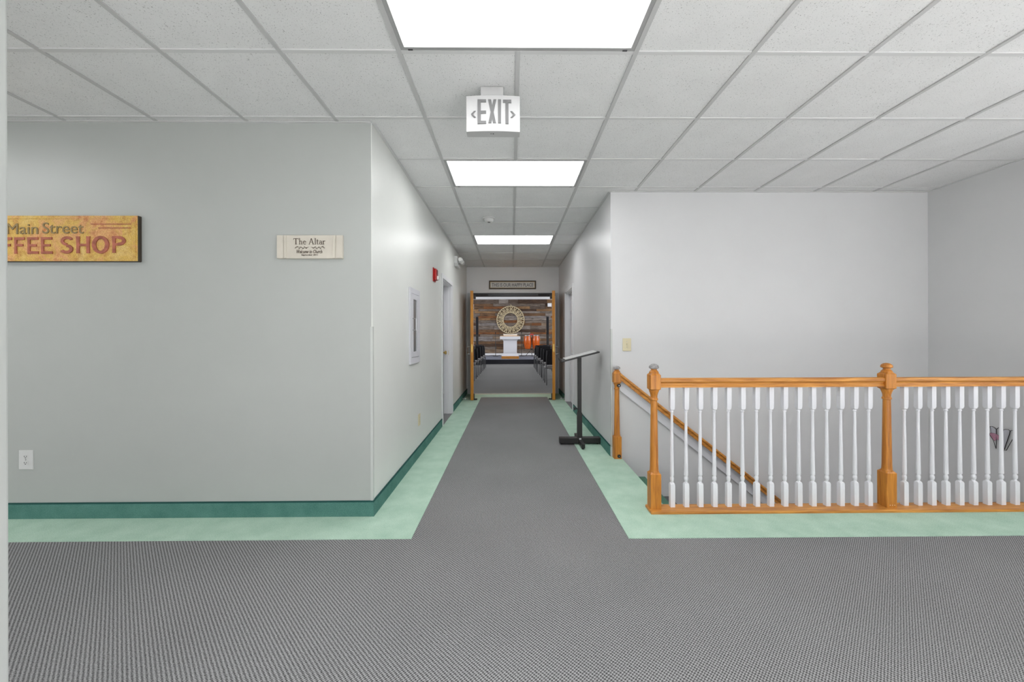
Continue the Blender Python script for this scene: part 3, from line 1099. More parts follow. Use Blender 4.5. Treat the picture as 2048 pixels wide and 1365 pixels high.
# altar plaque
al = thing('altar_plaque', 'cream plaque reading The Altar near the corridor corner', 'plaque', (-1.368, YL - 0.01, 1.762))
YA = YL - 0.020
MB().box(-1.589, -1.147, YA, YL, 1.763, 1.922).build('panel', 'cream', al, bevel=0.003)
ed = MB()
for x0, x1 in ((-1.588, -1.545), (-1.541, -1.526), (-1.212, -1.196), (-1.188, -1.148)):
    ed.box(x0, x1, YA - 0.005, YA, 1.765, 1.920)
build_each(ed, 'end_band', 'cream', al, bevel=0.0015)


# serif letters for the plaque, drawn on a unit em (baseline 0, cap 1)
def serif_letter(ch):
    def rect(x0, y0, x1, y1):
        return [(x0, y0), (x1, y0), (x1, y1), (x0, y1)]

    def arc(cx, cy, rx, ry, a0, a1, w0, w1, n=9):
        out_, in_ = [], []
        for q in range(n):
            u = q / (n - 1)
            a = math.radians(a0 + (a1 - a0) * u)
            w = w0 + (w1 - w0) * math.sin(PI * u)
            out_.append((cx + rx * math.cos(a), cy + ry * math.sin(a)))
            in_.append((cx + (rx - w) * math.cos(a), cy + (ry - w) * math.sin(a)))
        return [[out_[q], out_[q + 1], in_[q + 1], in_[q]] for q in range(n - 1)]
    if ch == 'T':
        return [rect(0.34, 0, 0.46, 1), rect(0.02, 0.94, 0.78, 1), rect(0.02, 0.80, 0.06, 0.94), rect(0.74, 0.80, 0.78, 0.94), rect(0.24, 0, 0.56, 0.04)], 0.84
    if ch == 'h':
        return [rect(0.08, 0, 0.17, 1.04), rect(0.0, 1.0, 0.08, 1.04), rect(0.42, 0, 0.51, 0.45), rect(0.01, 0, 0.25, 0.035), rect(0.35, 0, 0.58, 0.035)] + arc(0.34, 0.42, 0.17, 0.22, 0, 165, 0.05, 0.08), 0.64
    if ch == 'e':
        return [rect(0.08, 0.34, 0.46, 0.38)] + arc(0.27, 0.31, 0.22, 0.33, 8, 325, 0.05, 0.09, 15), 0.56
    if ch == 'A':
        return [[(0.36, 1.02), (0.44, 1.02), (0.78, 0), (0.66, 0)], [(0.36, 1.02), (0.41, 0.95), (0.11, 0), (0.05, 0)], rect(0.18, 0.34, 0.58, 0.39), rect(-0.03, 0, 0.21, 0.035), rect(0.56, 0, 0.87, 0.035)], 0.90
    if ch == 'l':
        return [rect(0.08, 0, 0.17, 1.04), rect(0.0, 1.0, 0.08, 1.04), rect(0.0, 0, 0.25, 0.035)], 0.30
    if ch == 't':
        return [rect(0.10, 0.05, 0.19, 0.82), rect(0.0, 0.58, 0.34, 0.63)] + arc(0.24, 0.10, 0.14, 0.11, 180, 320, 0.05, 0.07), 0.40
    if ch == 'a':
        return [rect(0.34, 0.03, 0.43, 0.46)] + arc(0.25, 0.45, 0.18, 0.19, 0, 160, 0.04, 0.07) + arc(0.21, 0.18, 0.18, 0.19, 40, 320, 0.05, 0.08, 13) + arc(0.46, 0.08, 0.12, 0.09, 180, 330, 0.04, 0.05), 0.56
    if ch == 'r':
        return [rect(0.08, 0, 0.17, 0.62), rect(0.0, 0.58, 0.08, 0.62), rect(0.0, 0, 0.27, 0.035)] + arc(0.31, 0.42, 0.16, 0.22, 40, 160, 0.07, 0.08), 0.44
    return [], 0.34


adv = 0
polys = []
for ch in 'The Altar':
    ps, a = serif_letter(ch)
    polys += [[(x + adv, y) for x, y in p] for p in ps]
    adv += a
tx0, tx1 = -1.478, -1.262
sx = (tx1 - tx0) / adv
sz = 0.041
b = MB()
for p in polys:
    b.prism([(tx0 + x * sx, 1.858 + y * sz) for x, y in p], 'XZ', YA - 0.0005, YA - 0.0025)
b.build('lettering_title', 'letter_dark', al)
# leafy sprig
b = MB()
for s in (-1, 1):
    cxm = -1.367
    pts = [(cxm + s * 0.008, YA - 0.0015, 1.840), (cxm + s * 0.04, YA - 0.0015, 1.834), (cxm + s * 0.095, YA - 0.0015, 1.842)]
    b.tube(pts, 0.0011, 5)
    for k in range(7):
        u = (k + 0.6) / 7
        x = cxm + s * (0.010 + 0.085 * u)
        z = 1.839 - 0.006 * math.sin(PI * u) + 0.003 * u
        dz = 0.009 if k % 2 else -0.009
        b.prism([(x, z), (x + s * 0.007, z + dz * 0.35), (x + s * 0.013, z + dz), (x + s * 0.003, z + dz * 0.75)], 'XZ', YA - 0.0005, YA - 0.0022)
b.build('leaf_sprig', 'letter_dark', al)
text_mesh('Welcome to Church', (-1.456, -1.283, 1.798, 1.822), YA - 0.0022, 'letter_dark', al, 'lettering_script', 0.0018, 0.0, 0.35)
text_mesh('September 2011', (-1.424, -1.314, 1.779, 1.793), YA - 0.0022, 'letter_dark', al, 'lettering_date', 0.0018)

# happy place sign
hp = thing('framed_sign', 'framed sign reading This is our happy place over the double doors', 'sign', (0.02, YE - 0.01, 2.218))
hx0, hx1, hz0, hz1 = -0.478, 0.521, 2.222, 2.402
b = MB()
b.box(hx0, hx1, YE - 0.03, YE, hz0, hz0 + 0.022).box(hx0, hx1, YE - 0.03, YE, hz1 - 0.022, hz1).box(hx0, hx0 + 0.022, YE - 0.03, YE, hz0 + 0.022, hz1 - 0.022).box(hx1 - 0.022, hx1, YE - 0.03, YE, hz0 + 0.022, hz1 - 0.022)
b.build('frame', 'sign_frame', hp)
b = MB()
for q in ((hx0 + 0.022, hx1 - 0.022, hz0 + 0.022, hz0 + 0.03), (hx0 + 0.022, hx1 - 0.022, hz1 - 0.03, hz1 - 0.022), (hx0 + 0.022, hx0 + 0.03, hz0 + 0.03, hz1 - 0.03), (hx1 - 0.03, hx1 - 0.022, hz0 + 0.03, hz1 - 0.03)):
    b.box(q[0], q[1], YE - 0.024, YE - 0.004, q[2], q[3])
b.build('fillet', 'sign_gold', hp)
MB().box(hx0 + 0.03, hx1 - 0.03, YE - 0.014, YE - 0.002, hz0 + 0.03, hz1 - 0.03).build('panel', 'sign_panel', hp)
text_mesh('THIS IS OUR HAPPY PLACE', (-0.418, 0.46, 2.274, 2.35), YE - 0.018, 'letter_black', hp, 'lettering', 0.004)

# ==================================================================
#                    WALL DEVICES
# ==================================================================
def wall_plate(name, label, cat, c, normal, kind, mat, w=0.074, h=0.118):
    """small cover plate; normal '-Y', '+X' or '-X'"""
    t_ = thing(name, label, cat, c)
    cx, cy, cz = c

    def bx(u0, u1, z0, z1, d0, d1):
        if normal == '-Y':
            return (cx + u0, cx + u1, cy - d1, cy - d0, cz + z0, cz + z1)
        s = 1 if normal == '+X' else -1
        a, b_ = sorted((cx + s * d0, cx + s * d1))
        return (a, b_, cy + u0, cy + u1, cz + z0, cz + z1)
    MB().box(*bx(-w / 2, w / 2, -h / 2, h / 2, 0, 0.006)).build('cover_plate', mat, t_, bevel=0.002)
    if kind == 'outlet':
        for s in (-1, 1):
            z = s * 0.021
            MB().box(*bx(-0.016, 0.016, z - 0.014, z + 0.014, 0.006, 0.008)).build('socket', mat, t_, bevel=0.0015)
            q = MB()
            q.box(*bx(-0.009, -0.006, z - 0.002, z + 0.007, 0.008, 0.0085)).box(*bx(0.006, 0.009, z - 0.002, z + 0.007, 0.008, 0.0085)).box(*bx(-0.003, 0.003, z - 0.010, z - 0.005, 0.008, 0.0085))
            build_each(q, 'slot', 'slot' if mat == 'offwhite' else 'ivory_dark', t_)
    else:
        MB().box(*bx(-0.007, 0.007, -0.014, 0.014, 0.006, 0.0075)).build('toggle_slot', mat, t_)
        MB().box(*bx(-0.005, 0.005, 0.001, 0.012, 0.0075, 0.018)).build('toggle', mat, t_, bevel=0.001)
    q = MB()
    for z in ((0,) if kind == 'outlet' else (-0.03, 0.03)):
        q.box(*bx(-0.003, 0.003, z - 0.003, z + 0.003, 0.006, 0.0072))
    build_each(q, 'screw', 'chrome', t_)
    return t_


wall_plate('wall_outlet', 'white double outlet low on the left wall above the teal baseboard', 'outlet', (-3.293, YL, 0.402), '-Y', 'outlet', 'offwhite', 0.094, 0.13)
wall_plate('wall_outlet', 'ivory outlet low on the left corridor wall', 'outlet', (XL, 4.017, 0.374), '+X', 'outlet', 'ivory')
wall_plate('wall_outlet', 'white outlet low on the right corridor wall behind the lectern post', 'outlet', (XR, 5.62, 0.373), '-X', 'outlet', 'offwhite')
wall_plate('light_switch', 'ivory light switch on the wall above the stair newel', 'light switch', (1.171, YR, 1.14), '-Y', 'switch', 'ivory', 0.086, 0.13)
wall_plate('light_switch', 'white light switch on the left wall near the double doors', 'light switch', (XL, 7.212, 1.132), '+X', 'switch', 'offwhite')

# fire extinguisher cabinet
fc = thing('extinguisher_cabinet', 'white recessed fire extinguisher cabinet with slit window on left wall', 'cabinet', (XL, 3.815, 0.965))
cy0, cy1, cz0, cz1 = 3.625, 4.005, 0.968, 1.69
b = MB()
b.box(XL, XL + 0.016, cy0, cy0 + 0.045, cz0, cz1).box(XL, XL + 0.016, cy1 - 0.045, cy1, cz0, cz1).box(XL, XL + 0.016, cy0 + 0.045, cy1 - 0.045, cz0, cz0 + 0.06).box(XL, XL + 0.016, cy0 + 0.045, cy1 - 0.045, cz1 - 0.05, cz1)
b.build('trim_frame', 'cabinet', fc, bevel=0.002)
MB().box(XL, XL + 0.003, cy0 + 0.045, cy1 - 0.045, cz0 + 0.06, cz1 - 0.05).build('back_panel', 'slot', fc)
dy0, dy1, dz0, dz1 = cy0 + 0.049, cy1 - 0.049, cz0 + 0.065, cz1 - 0.054
wy0, wy1, wz0, wz1 = dy0 + 0.06, dy0 + 0.205, dz0 + 0.05, dz1 - 0.05
b = MB()
b.box(XL, XL + 0.018, dy0, wy0, dz0, dz1).box(XL, XL + 0.018, wy1, dy1, dz0, dz1).box(XL, XL + 0.018, wy0, wy1, dz0, wz0).box(XL, XL + 0.018, wy0, wy1, wz1, dz1)
cd = b.build('door', 'cabinet', fc, bevel=0.0015)
MB().box(XL + 0.004, XL + 0.010, wy0, wy1, wz0, wz1).build('window_pane', 'glass_dark', cd)
MB().tube([(XL + 0.018, dy0 + 0.03, 1.40), (XL + 0.05, dy0 + 0.03, 1.40), (XL + 0.05, dy0 + 0.03, 1.29), (XL + 0.018, dy0 + 0.03, 1.29)], 0.006, 8).build('pull_handle', 'chrome', cd)

# fire alarm strobe
fa = thing('fire_alarm', 'red fire alarm horn strobe high on the left corridor wall', 'fire alarm', (XL, 4.80, 1.985))
MB().box(XL, XL + 0.012, 4.735, 4.865, 1.90, 2.065).build('back_plate', 'red', fa, bevel=0.003)
MB().box(XL + 0.012, XL + 0.042, 4.745, 4.855, 1.915, 2.055).build('horn_body', 'red', fa, bevel=0.012)
MB().box(XL + 0.042, XL + 0.064, 4.765, 4.835, 1.92, 1.965).build('strobe_lens', 'clear', fa, bevel=0.008)
b = MB()
for k in range(5):
    b.box(XL + 0.042, XL + 0.044, 4.765, 4.835, 1.985 + k * 0.012, 1.990 + k * 0.012)
b.build('grille', 'slot', fa)

# emergency light
el = thing('emergency_light', 'white twin-head emergency light high on the left wall', 'emergency light', (XL, 6.66, 2.40))
MB().prism([(6.50, 2.45), (6.55, 2.40), (6.80, 2.40), (6.85, 2.45), (6.85, 2.565), (6.50, 2.565)], 'YZ', XL, XL + 0.055).build('housing', 'offwhite', el, bevel=0.008)
for yy in (6.555, 6.785):
    h = MB().lathe([(0.032, yy - 0.07), (0.042, yy - 0.04), (0.043, yy + 0.01), (0.02, yy + 0.035)], (XL + 0.098, 0, 2.505), 'Y', 16).build('lamp_head', 'offwhite', el, smooth=True)
    MB().lathe([(0.027, yy - 0.073), (0.030, yy - 0.069)], (XL + 0.098, 0, 2.505), 'Y', 16).build('lens', 'clear', h)
MB().box(XL + 0.055, XL + 0.059, 6.66, 6.68, 2.45, 2.47).build('test_button', 'slot', el)

# door stops on the floor behind the leaves
for x, lab in ((-0.90, 'small white door stop at the foot of left wall behind open leaf'), (0.945, 'small white door stop at the foot of right wall behind open leaf')):
    t_ = thing('door_stop', lab, 'door stop', (x, 7.36, 0))
    s = 1 if x < 0 else -1
    xw = XL + 0.011 if x < 0 else XR - 0.011
    MB().tube([(xw, 7.36, 0.045), (xw + s * 0.06, 7.36, 0.045)], 0.006, 8).build('rod', 'chrome', t_)
    MB().lathe(sorted([(0.012, xw + s * 0.06), (0.012, xw + s * 0.078)], key=lambda q: q[1]), (0, 7.36, 0.045), 'X', 10).build('rubber_tip', 'offwhite', t_)

# ==================================================================
#                    BALUSTRADE AND STAIR RAIL
# ==================================================================
NW = 0.074
bal = thing('balustrade', 'oak and white balustrade along the landing edge on the right', 'balustrade', (2.6, 2.742, 0))
MB().box(0.955, XS - 0.001, 2.668, 2.792, 0.0, 0.022).build('base_board', 'oak_x', bal, bevel=0.006)


def square_ring(h, cx, cy, z, ch=0.0):
    c = ch
    return [(cx - h + c, cy - h, z), (cx + h - c, cy - h, z), (cx + h, cy - h + c, z), (cx + h, cy + h - c, z), (cx + h - c, cy + h, z), (cx - h + c, cy + h, z), (cx - h, cy + h - c, z), (cx - h, cy - h + c, z)]


def octo(r, cx, cy, z):
    return [(cx + r * math.cos(a), cy + r * math.sin(a), z) for a in [math.radians(d) for d in (-112.5, -67.5, -22.5, 22.5, 67.5, 112.5, 157.5, 202.5)]]


def newel(cx, cy, parent, cap, z0=0.022, zs=1.0):
    h = NW / 2
    Z = lambda z: z0 + (z - 0.022) * zs
    b = MB()
    # lower block with chamfered shoulders
    b.rings([square_ring(h, cx, cy, Z(0.022), 0.002), square_ring(h, cx, cy, Z(0.262), 0.002), square_ring(h * 0.74, cx, cy, Z(0.276), h * 0.3)])
    o = b.build('newel_post', 'oak_z', parent)
    # upper block
    b = MB()
    b.rings([square_ring(h * 0.72, cx, cy, Z(0.846), h * 0.3), square_ring(h, cx, cy, Z(0.858), 0.003), square_ring(h, cx, cy, Z(0.956), 0.003), square_ring(h * 0.72, cx, cy, Z(0.972), h * 0.3)])
    b.build('top_block', 'oak_z', o)
    col = MB().lathe([(h * 0.88, Z(0.270)), (h * 0.9, Z(0.277)), (h * 0.80, Z(0.284)), (h * 0.80, Z(0.292)), (h * 0.76, Z(0.32)), (h * 0.60, Z(0.770)), (h * 0.60, Z(0.776)), (h * 0.74, Z(0.780)), (h * 0.74, Z(0.790)), (h * 0.62, Z(0.796)),
                      (h * 0.64, Z(0.812)), (h * 0.80, Z(0.834)), (h * 0.9, Z(0.840)), (h * 0.9, Z(0.850))], (cx, cy, 0), n=24)
    col.build('turned_shaft', 'oak_z', o, smooth=True)
    fn = MB().lathe([(h * 0.86, Z(0.968)), (h * 0.88, Z(0.976)), (h * 0.70, Z(0.985)), (h * 0.56, Z(0.990)), (h * 0.54, Z(0.998))], (cx, cy, 0), n=24)
    fn.build('finial_neck', 'oak_z', o, smooth=True)
    fc_ = MB().lathe([(h * 0.54, Z(0.997)), (h * 0.90, Z(1.004)), (h * 0.93, Z(1.010)), (h * 0.84, Z(1.022)), (h * 0.5, Z(1.032)), (h * 0.1, Z(1.035))], (cx, cy, 0), n=24)
    fc_.build('finial_cap', cap, o, smooth=True)
    return o


newel(1.003, 2.742, bal, 'worn')
nm = newel(2.661, 2.742, bal, 'oak_z')
b = MB()
for k in (-0.016, 0.0, 0.016):
    b.lathe([(0.0028, 2.7042), (0.0028, 2.7055)], (2.664 + k, 0, 0.040), 'Y', 8)
build_each(b, 'wood_plug', 'paper', nm)


def rail_profile(cy, z0, z1):
    w = 0.029
    hh = z1 - z0
    half = [(0.74, 0.0), (0.74, 0.14), (0.66, 0.18), (0.50, 0.30), (0.50, 0.42), (0.62, 0.52), (0.90, 0.58), (1.0, 0.64), (1.0, 0.80), (0.88, 0.92), (0.55, 0.985)]
    return [(cy + w * a, z0 + hh * b) for a, b in half] + [(cy, z1)] + [(cy - w * a, z0 + hh * b) for a, b in reversed(half)]


for x0, x1 in ((1.003 + NW / 2, 2.661 - NW / 2), (2.661 + NW / 2, XS - 0.001)):
    MB().prism(rail_profile(2.742, 0.868, 0.934), 'YZ', x0, x1).build('handrail', 'oak_x', bal)


def baluster_mesh(cx, cy):
    h = 0.0165
    b = MB()
    b.rings([square_ring(h, cx, cy, 0.022, 0.0015), square_ring(h, cx, cy, 0.180, 0.0015), square_ring(h * 0.86, cx, cy, 0.188, h * 0.25), square_ring(h * 0.62, cx, cy, 0.191, h * 0.28)])
    b.rings([square_ring(h * 0.62, cx, cy, 0.706, h * 0.28), square_ring(h * 0.84, cx, cy, 0.709, h * 0.25), square_ring(h, cx, cy, 0.722, 0.0015), square_ring(h, cx, cy, 0.870, 0.0015)])
    b.lathe([(h * 0.62, 0.188), (h * 0.66, 0.194), (h * 0.5, 0.198), (h * 0.72, 0.206), (h * 0.84, 0.218), (h * 0.78, 0.228), (h * 0.55, 0.236), (h * 0.55, 0.240), (h * 0.82, 0.242), (h * 0.84, 0.250), (h * 0.80, 0.268),
             (h * 0.50, 0.685), (h * 0.50, 0.690), (h * 0.70, 0.692), (h * 0.70, 0.698), (h * 0.54, 0.701), (h * 0.62, 0.708)], (cx, cy, 0), n=14)
    return b


bx = [1.133 + (2.54 - 1.133) / 14 * k for k in range(15)] + [2.796 + 0.0998 * k for k in range(15) if 2.796 + 0.0998 * k < XS - 0.03]
b0 = baluster_mesh(bx[0], 2.7515).build('baluster', 'white', bal, wloc=(bx[0], 2.7515, 0), smooth=True)
for x in bx[1:]:
    instance(b0, (x, 2.7515, 0), bal)

# stair handrail on the back wall
hr = thing('stair_handrail', 'oak stair handrail with newel sloping down along the white back wall', 'handrail', (1.055, 3.89, 0))
n2 = newel(1.055, 3.905, hr, 'worn', 0.0, 0.915)
b = MB()
for z, nm_ in ((0.735, 0), (0.032, 0)):
    b.lathe([(0.016, 3.862), (0.018, 3.8655), (0.018, 3.880 if z > 0.5 else 3.869)], (1.066, 0, z), 'Y', 16)
build_each(b, 'bolt_cap', 'black', n2, smooth=True)
b = MB()
for z in (0.735, 0.032):
    b.lathe([(0.0045, 3.8605), (0.0045, 3.8625)], (1.066, 0, z), 'Y', 8)
build_each(b, 'bolt_centre', 'chrome', n2)
ang = math.atan2(0.817 + 0.416, 2.684 - 1.13)
slope = math.tan(ang)


def sloped(prof, x0, x1, zfun, name, mat, parent):
    """prof: (y, dz) section swept along X with z = zfun(x) + dz"""
    return MB().rings([[(x, y, zfun(x) + dz) for y, dz in prof] for x in (x0, x1)]).build(name, mat, parent)


zr = lambda x: 0.817 - (x - 1.13) * slope
prof = [(y, z - 0.066) for y, z in rail_profile(3.885, 0.0, 0.072)]
sloped(prof, 1.08, 3.0, zr, 'handrail', 'oak_x', hr)
zb = lambda x: 0.726 - (x - 1.15) * slope
sloped([(3.932, -0.09), (YR, -0.09), (YR, 0.0), (3.932, 0.0)], 1.03, 3.0, zb, 'backing_board', 'white', hr)
sloped([(3.924, -0.022), (3.932, -0.022), (3.932, 0.004), (3.924, 0.004)], 1.03, 3.0, zb, 'upper_bead', 'white', hr)
sloped([(3.924, -0.094), (3.932, -0.094), (3.932, -0.075), (3.924, -0.075)], 1.03, 3.0, zb, 'lower_bead', 'white', hr)
sloped([(3.90, -0.004), (YR, -0.004), (YR, 0.014), (3.90, 0.014)], 1.09, 3.0, lambda x: zr(x) - 0.074, 'rail_fillet', 'white', hr)

# lower rail end on the right-hand wall
lr = thing('lower_handrail', 'dark oak handrail end low on the right wall behind balusters', 'handrail', (4.24, 3.85, -0.45))
MB().rings([[(x, y, z) for x, z in ((XS - 0.06, -0.05 + zz), (XS - 0.002, -0.05 + zz), (XS - 0.002, 0.012 + zz), (XS - 0.06, 0.012 + zz))] for y, zz in ((3.875, -0.432), (3.0, -1.05))]).build('rail', 'oak_y', lr, bevel=0.006)

# ornament of wire and pink glass on the right-hand wall
orn = thing('wire_ornament', 'black wire wall ornament with pink glass pieces behind the balusters', 'wall ornament', (XS - 0.012, 3.34, 0.2))


def oy(px, py):
    """ornament plane: photo-measured position on the side wall -> (y, z)"""
    y = 3.441 - (px - 1980) / 60 * 0.205
    return y, 1.237 - (py - 671.5) * y / 780 * 1.0


def wirepath(pp, r=0.0022):
    return [(XS - 0.012, *oy(*p)) for p in pp], r


W = MB()
for pp in ([(1983, 858.5), (1988, 858.5), (1993, 861), (1996, 864.5)], [(1983, 858.5), (1986, 871), (1990, 884), (1992.5, 888)], [(1996, 864.5), (1996, 893), (1995.5, 903.5)],
           [(1981, 873.5), (1986, 871), (1996, 873.5)], [(1981, 873.5), (1990, 887), (1995.5, 903.5)], [(1986, 871), (1991, 877), (1996, 876)], [(1989, 880), (1996, 881)],
           [(1996, 864.5), (2001, 861), (2005, 862), (2009, 866.5)], [(1996, 880), (2004, 890), (2010, 907)],
           [(2009, 866.5), (2015, 864.5), (2020, 865), (2024, 867.5)], [(2009, 866.5), (2009, 890), (2010, 907)], [(2024, 867.5), (2022, 876), (2012.5, 905.5)],
           [(2010, 907), (2016.5, 907)], [(2016.5, 907), (2024, 893), (2036, 872)], [(2024, 867.5), (2031, 866), (2036, 869.5), (2036, 872)]):
    pts, r = wirepath(pp)
    W.tube(pts, r, 6)
W.build('wire_frame', 'wire', orn)


def glass(pp, mat):
    return MB().prism([oy(*p) for p in pp], 'YZ', XS - 0.014, XS - 0.010).build('glass_piece', mat, orn)


glass([(1982, 873.5), (1986, 871.5), (1996, 873.5), (1996, 886), (1992, 887.5)], 'pink')
glass([(1996, 874), (2003, 878), (2007, 888), (1997, 885)], 'pink')
glass([(1984, 859.5), (1988, 859), (1995.5, 864.5), (1995.5, 873), (1986.5, 871)], 'pale_glass')
glass([(2009.5, 867), (2015, 865), (2023.5, 868), (2021.5, 876), (2011, 905)], 'pale_glass')

# ==================================================================
#                    MUSIC STAND / LECTERN
# ==================================================================
ls = thing('lectern_stand', 'black metal stand with tilted top beside the right corridor wall', 'stand', (0.768, 4.42, 0))
MB().box(0.748, 0.790, 4.405, 4.445, 0.05, 0.985).build('post', 'black', ls, bevel=0.003)
MB().box(0.742, 0.796, 4.400, 4.450, 0.05, 0.36).build('lower_sleeve', 'black', ls, bevel=0.003)
MB().box(0.538, 1.0, 4.385, 4.465, 0.018, 0.078).build('base_bar', 'black', ls, bevel=0.003)
b = MB()
b.box(0.750, 0.788, 4.19, 4.385, 0.018, 0.062).box(0.750, 0.788, 4.465, 4.68, 0.018, 0.062)
build_each(b, 'cross_bar', 'black', ls, bevel=0.003)
b = MB()
for x, y in ((0.565, 4.42), (0.97, 4.42), (0.769, 4.215), (0.769, 4.65)):
    b.lathe([(0.014, 0.004), (0.014, 0.018)], (x, y, 0), n=10)
build_each(b, 'glide', 'black', ls)
MB().box(0.758, 0.781, 4.383, 4.3855, 0.022, 0.076).build('weld_plate', 'steel', ls)
b = MB().tube([(0.748, 4.425, 0.40), (0.722, 4.425, 0.40)], 0.006, 8)
b.box(0.703, 0.723, 4.412, 4.438, 0.388, 0.418)
b.build('clamp_knob', 'black', ls, bevel=0.002)
tilt = math.atan2(1.055 - 0.949, 0.97 - 0.551)
mt = Matrix.Translation((0.7605, 4.42, 0.998)) @ Matrix.Rotation(-tilt, 4, 'Y')
MB().mbox(mt, 0.432, 0.27, 0.016).build('tilted_top', 'black', ls, bevel=0.003)
MB().mbox(mt @ Matrix.Translation((-0.212, 0, 0.016)), 0.008, 0.27, 0.022).build('page_ledge', 'black', ls)
pg = thing('paper_sheet', 'white sheet of paper lying on the tilted top of the stand', 'paper', mt @ Vector((0, 0, 0.008)))
MB().mbox(mt @ Matrix.Translation((0.01, 0, 0.0135)), 0.36, 0.22, 0.008).build('page', 'offwhite', pg)

# ==================================================================
#                    SANCTUARY
# ==================================================================
stg = thing('stage', 'low black-fronted platform with grey-blue carpet before the plank wall', 'stage', (0, 16.85, 0))
MB().box(-5.0, 5.0, 16.85, 20.2, 0.0, 0.19).build('riser', 'stage_front', stg)
MB().box(-5.02, 5.02, 16.83, 20.2, 0.19, 0.205).build('deck', 'stage_top', stg)

# pulpit
pu = thing('pulpit', 'white pulpit with wide cap and oak plinth at the stage edge', 'pulpit', (-0.065, 17.3, 0.205))
px = -0.065


def sq(hx, hy, z, cy=17.42):
    return [(px - hx, cy - hy, z), (px + hx, cy - hy, z), (px + hx, cy + hy, z), (px - hx, cy + hy, z)]


MB().rings([sq(0.385, 0.27, 0.205), sq(0.385, 0.27, 0.325)]).build('plinth', 'oak_x', pu, bevel=0.008)
MB().rings([sq(0.385, 0.26, 0.325), sq(0.36, 0.245, 0.36), sq(0.305, 0.20, 0.44), sq(0.30, 0.2, 0.46)]).build('flared_foot', 'white', pu)
MB().rings([sq(0.298, 0.2, 0.46), sq(0.298, 0.2, 0.99)]).build('body', 'white', pu)
b = MB()
b.box(px - 0.298, px - 0.235, 17.212, 17.22, 0.46, 0.99).box(px + 0.235, px + 0.298, 17.212, 17.22, 0.46, 0.99).box(px - 0.235, px + 0.235, 17.212, 17.22, 0.93, 0.99).box(px - 0.235, px + 0.235, 17.212, 17.22, 0.46, 0.54)
b.build('front_moulding', 'white', pu)
MB().rings([sq(0.30, 0.2, 0.99), sq(0.33, 0.22, 1.04), sq(0.36, 0.25, 1.065)]).build('cornice', 'white', pu)
MB().rings([sq(0.45, 0.32, 1.065), sq(0.45, 0.32, 1.195)]).build('cap', 'white', pu, bevel=0.008)
wb = thing('wooden_tray', 'tan wooden tray lying on the pulpit cap', 'tray', (px, 17.42, 1.195))
MB().box(px - 0.44, px + 0.40, 17.25, 17.6, 1.195, 1.225).build('tray_board', 'cork', wb, bevel=0.004)
bk = thing('open_book', 'open cream-paged book lying on top of the pulpit', 'book', (px, 17.42, 1.225))
MB().rings([[(px - 0.29, y, 1.225), (px + 0.30, y, 1.225), (px + 0.32, y, 1.31), (px + 0.01, y, 1.29), (px - 0.31, y, 1.31)] for y in (17.28, 17.58)]).build('pages', 'paper', bk)

# wreath on the plank wall
wt = thing('round_wreath', 'round carved openwork wreath hanging on the plank wall', 'wreath', (-0.057, 20.2, 2.044))
wc = Vector((-0.057, 20.185, 2.044))


def circ(R, n=64, dy=0.0):
    return [wc + Vector((R * math.cos(2 * PI * k / n), dy, R * math.sin(2 * PI * k / n))) for k in range(n)]


MB().tube(circ(0.70), 0.026, 8, True).build('outer_ring', 'wreath', wt, smooth=True)
MB().tube(circ(0.375, 48), 0.022, 8, True).build('inner_ring', 'wreath', wt, smooth=True)
b = MB()
NS = 18
for k in range(NS):
    a0 = 2 * PI * k / NS

    def pol(r, a):
        return wc + Vector((r * math.cos(a), 0, r * math.sin(a)))
    for s in (-1, 1):
        c = pol(0.60 if s > 0 else 0.47, a0 + s * 0.11)
        pts = []
        for q in range(12):
            th = a0 + s * (0.6 + q * 0.5)
            rr = 0.075 - 0.0045 * q
            pts.append(c + Vector((rr * math.cos(th), 0, rr * math.sin(th))))
        b.tube(pts, 0.0125, 5)
    for rr_, da in ((0.435, 0.10), (0.655, 0.02), (0.545, 0.17)):
        c = pol(rr_, a0 + da)
        t1 = a0 + da + 0.7
        b.tube([c - Vector((0.05 * math.cos(t1), 0, 0.05 * math.sin(t1))), c, c + Vector((0.05 * math.cos(t1), 0, 0.05 * math.sin(t1)))], [0.006, 0.024, 0.006], 5)
    b.tube([pol(0.39, a0), pol(0.47, a0 + 0.10), pol(0.55, a0 + 0.05), pol(0.62, a0 + 0.18), pol(0.69, a0 + 0.22)], 0.016, 5)
    b.tube([pol(0.69, a0 + 0.02), pol(0.61, a0 + 0.06), pol(0.54, a0 + 0.22), pol(0.46, a0 + 0.15), pol(0.39, a0 + 0.13)], 0.015, 5)
    b.tube([pol(0.39, a0 + 0.2), pol(0.46, a0 + 0.26), pol(0.53, a0 + 0.33), pol(0.60, a0 + 0.30)], [0.012, 0.02, 0.02, 0.008], 5)
b.build('scrollwork', 'wreath', wt)
MB().tube([wc + Vector((0.02, 0, 0.70)), wc + Vector((0.04, 0, 0.76)), wc + Vector((0.0, 0, 0.79))], 0.018, 6).build('hanging_bow', 'wreath', wt)


# microphone stands
def mic_stand(x, y, z, label):
    t_ = thing('microphone_stand', label, 'microphone stand', (x, y, z), 'microphone stands on the stage')
    MB().lathe([(0.14, z), (0.145, z + 0.012), (0.03, z + 0.035), (0.016, z + 0.05)], (x, y, 0), n=20).build('round_base', 'steel_dark', t_)
    MB().lathe([(0.014, z + 0.045), (0.014, z + 0.65), (0.018, z + 0.66), (0.018, z + 0.72), (0.010, z + 0.73), (0.010, 1.33)], (x, y, 0), n=10).build('pole', 'black', t_)
    MB().tube([(x, y - 0.02, 1.33), (x, y - 0.10, 1.39)], [0.016, 0.026], 10).build('microphone', 'black', t_)
    return t_


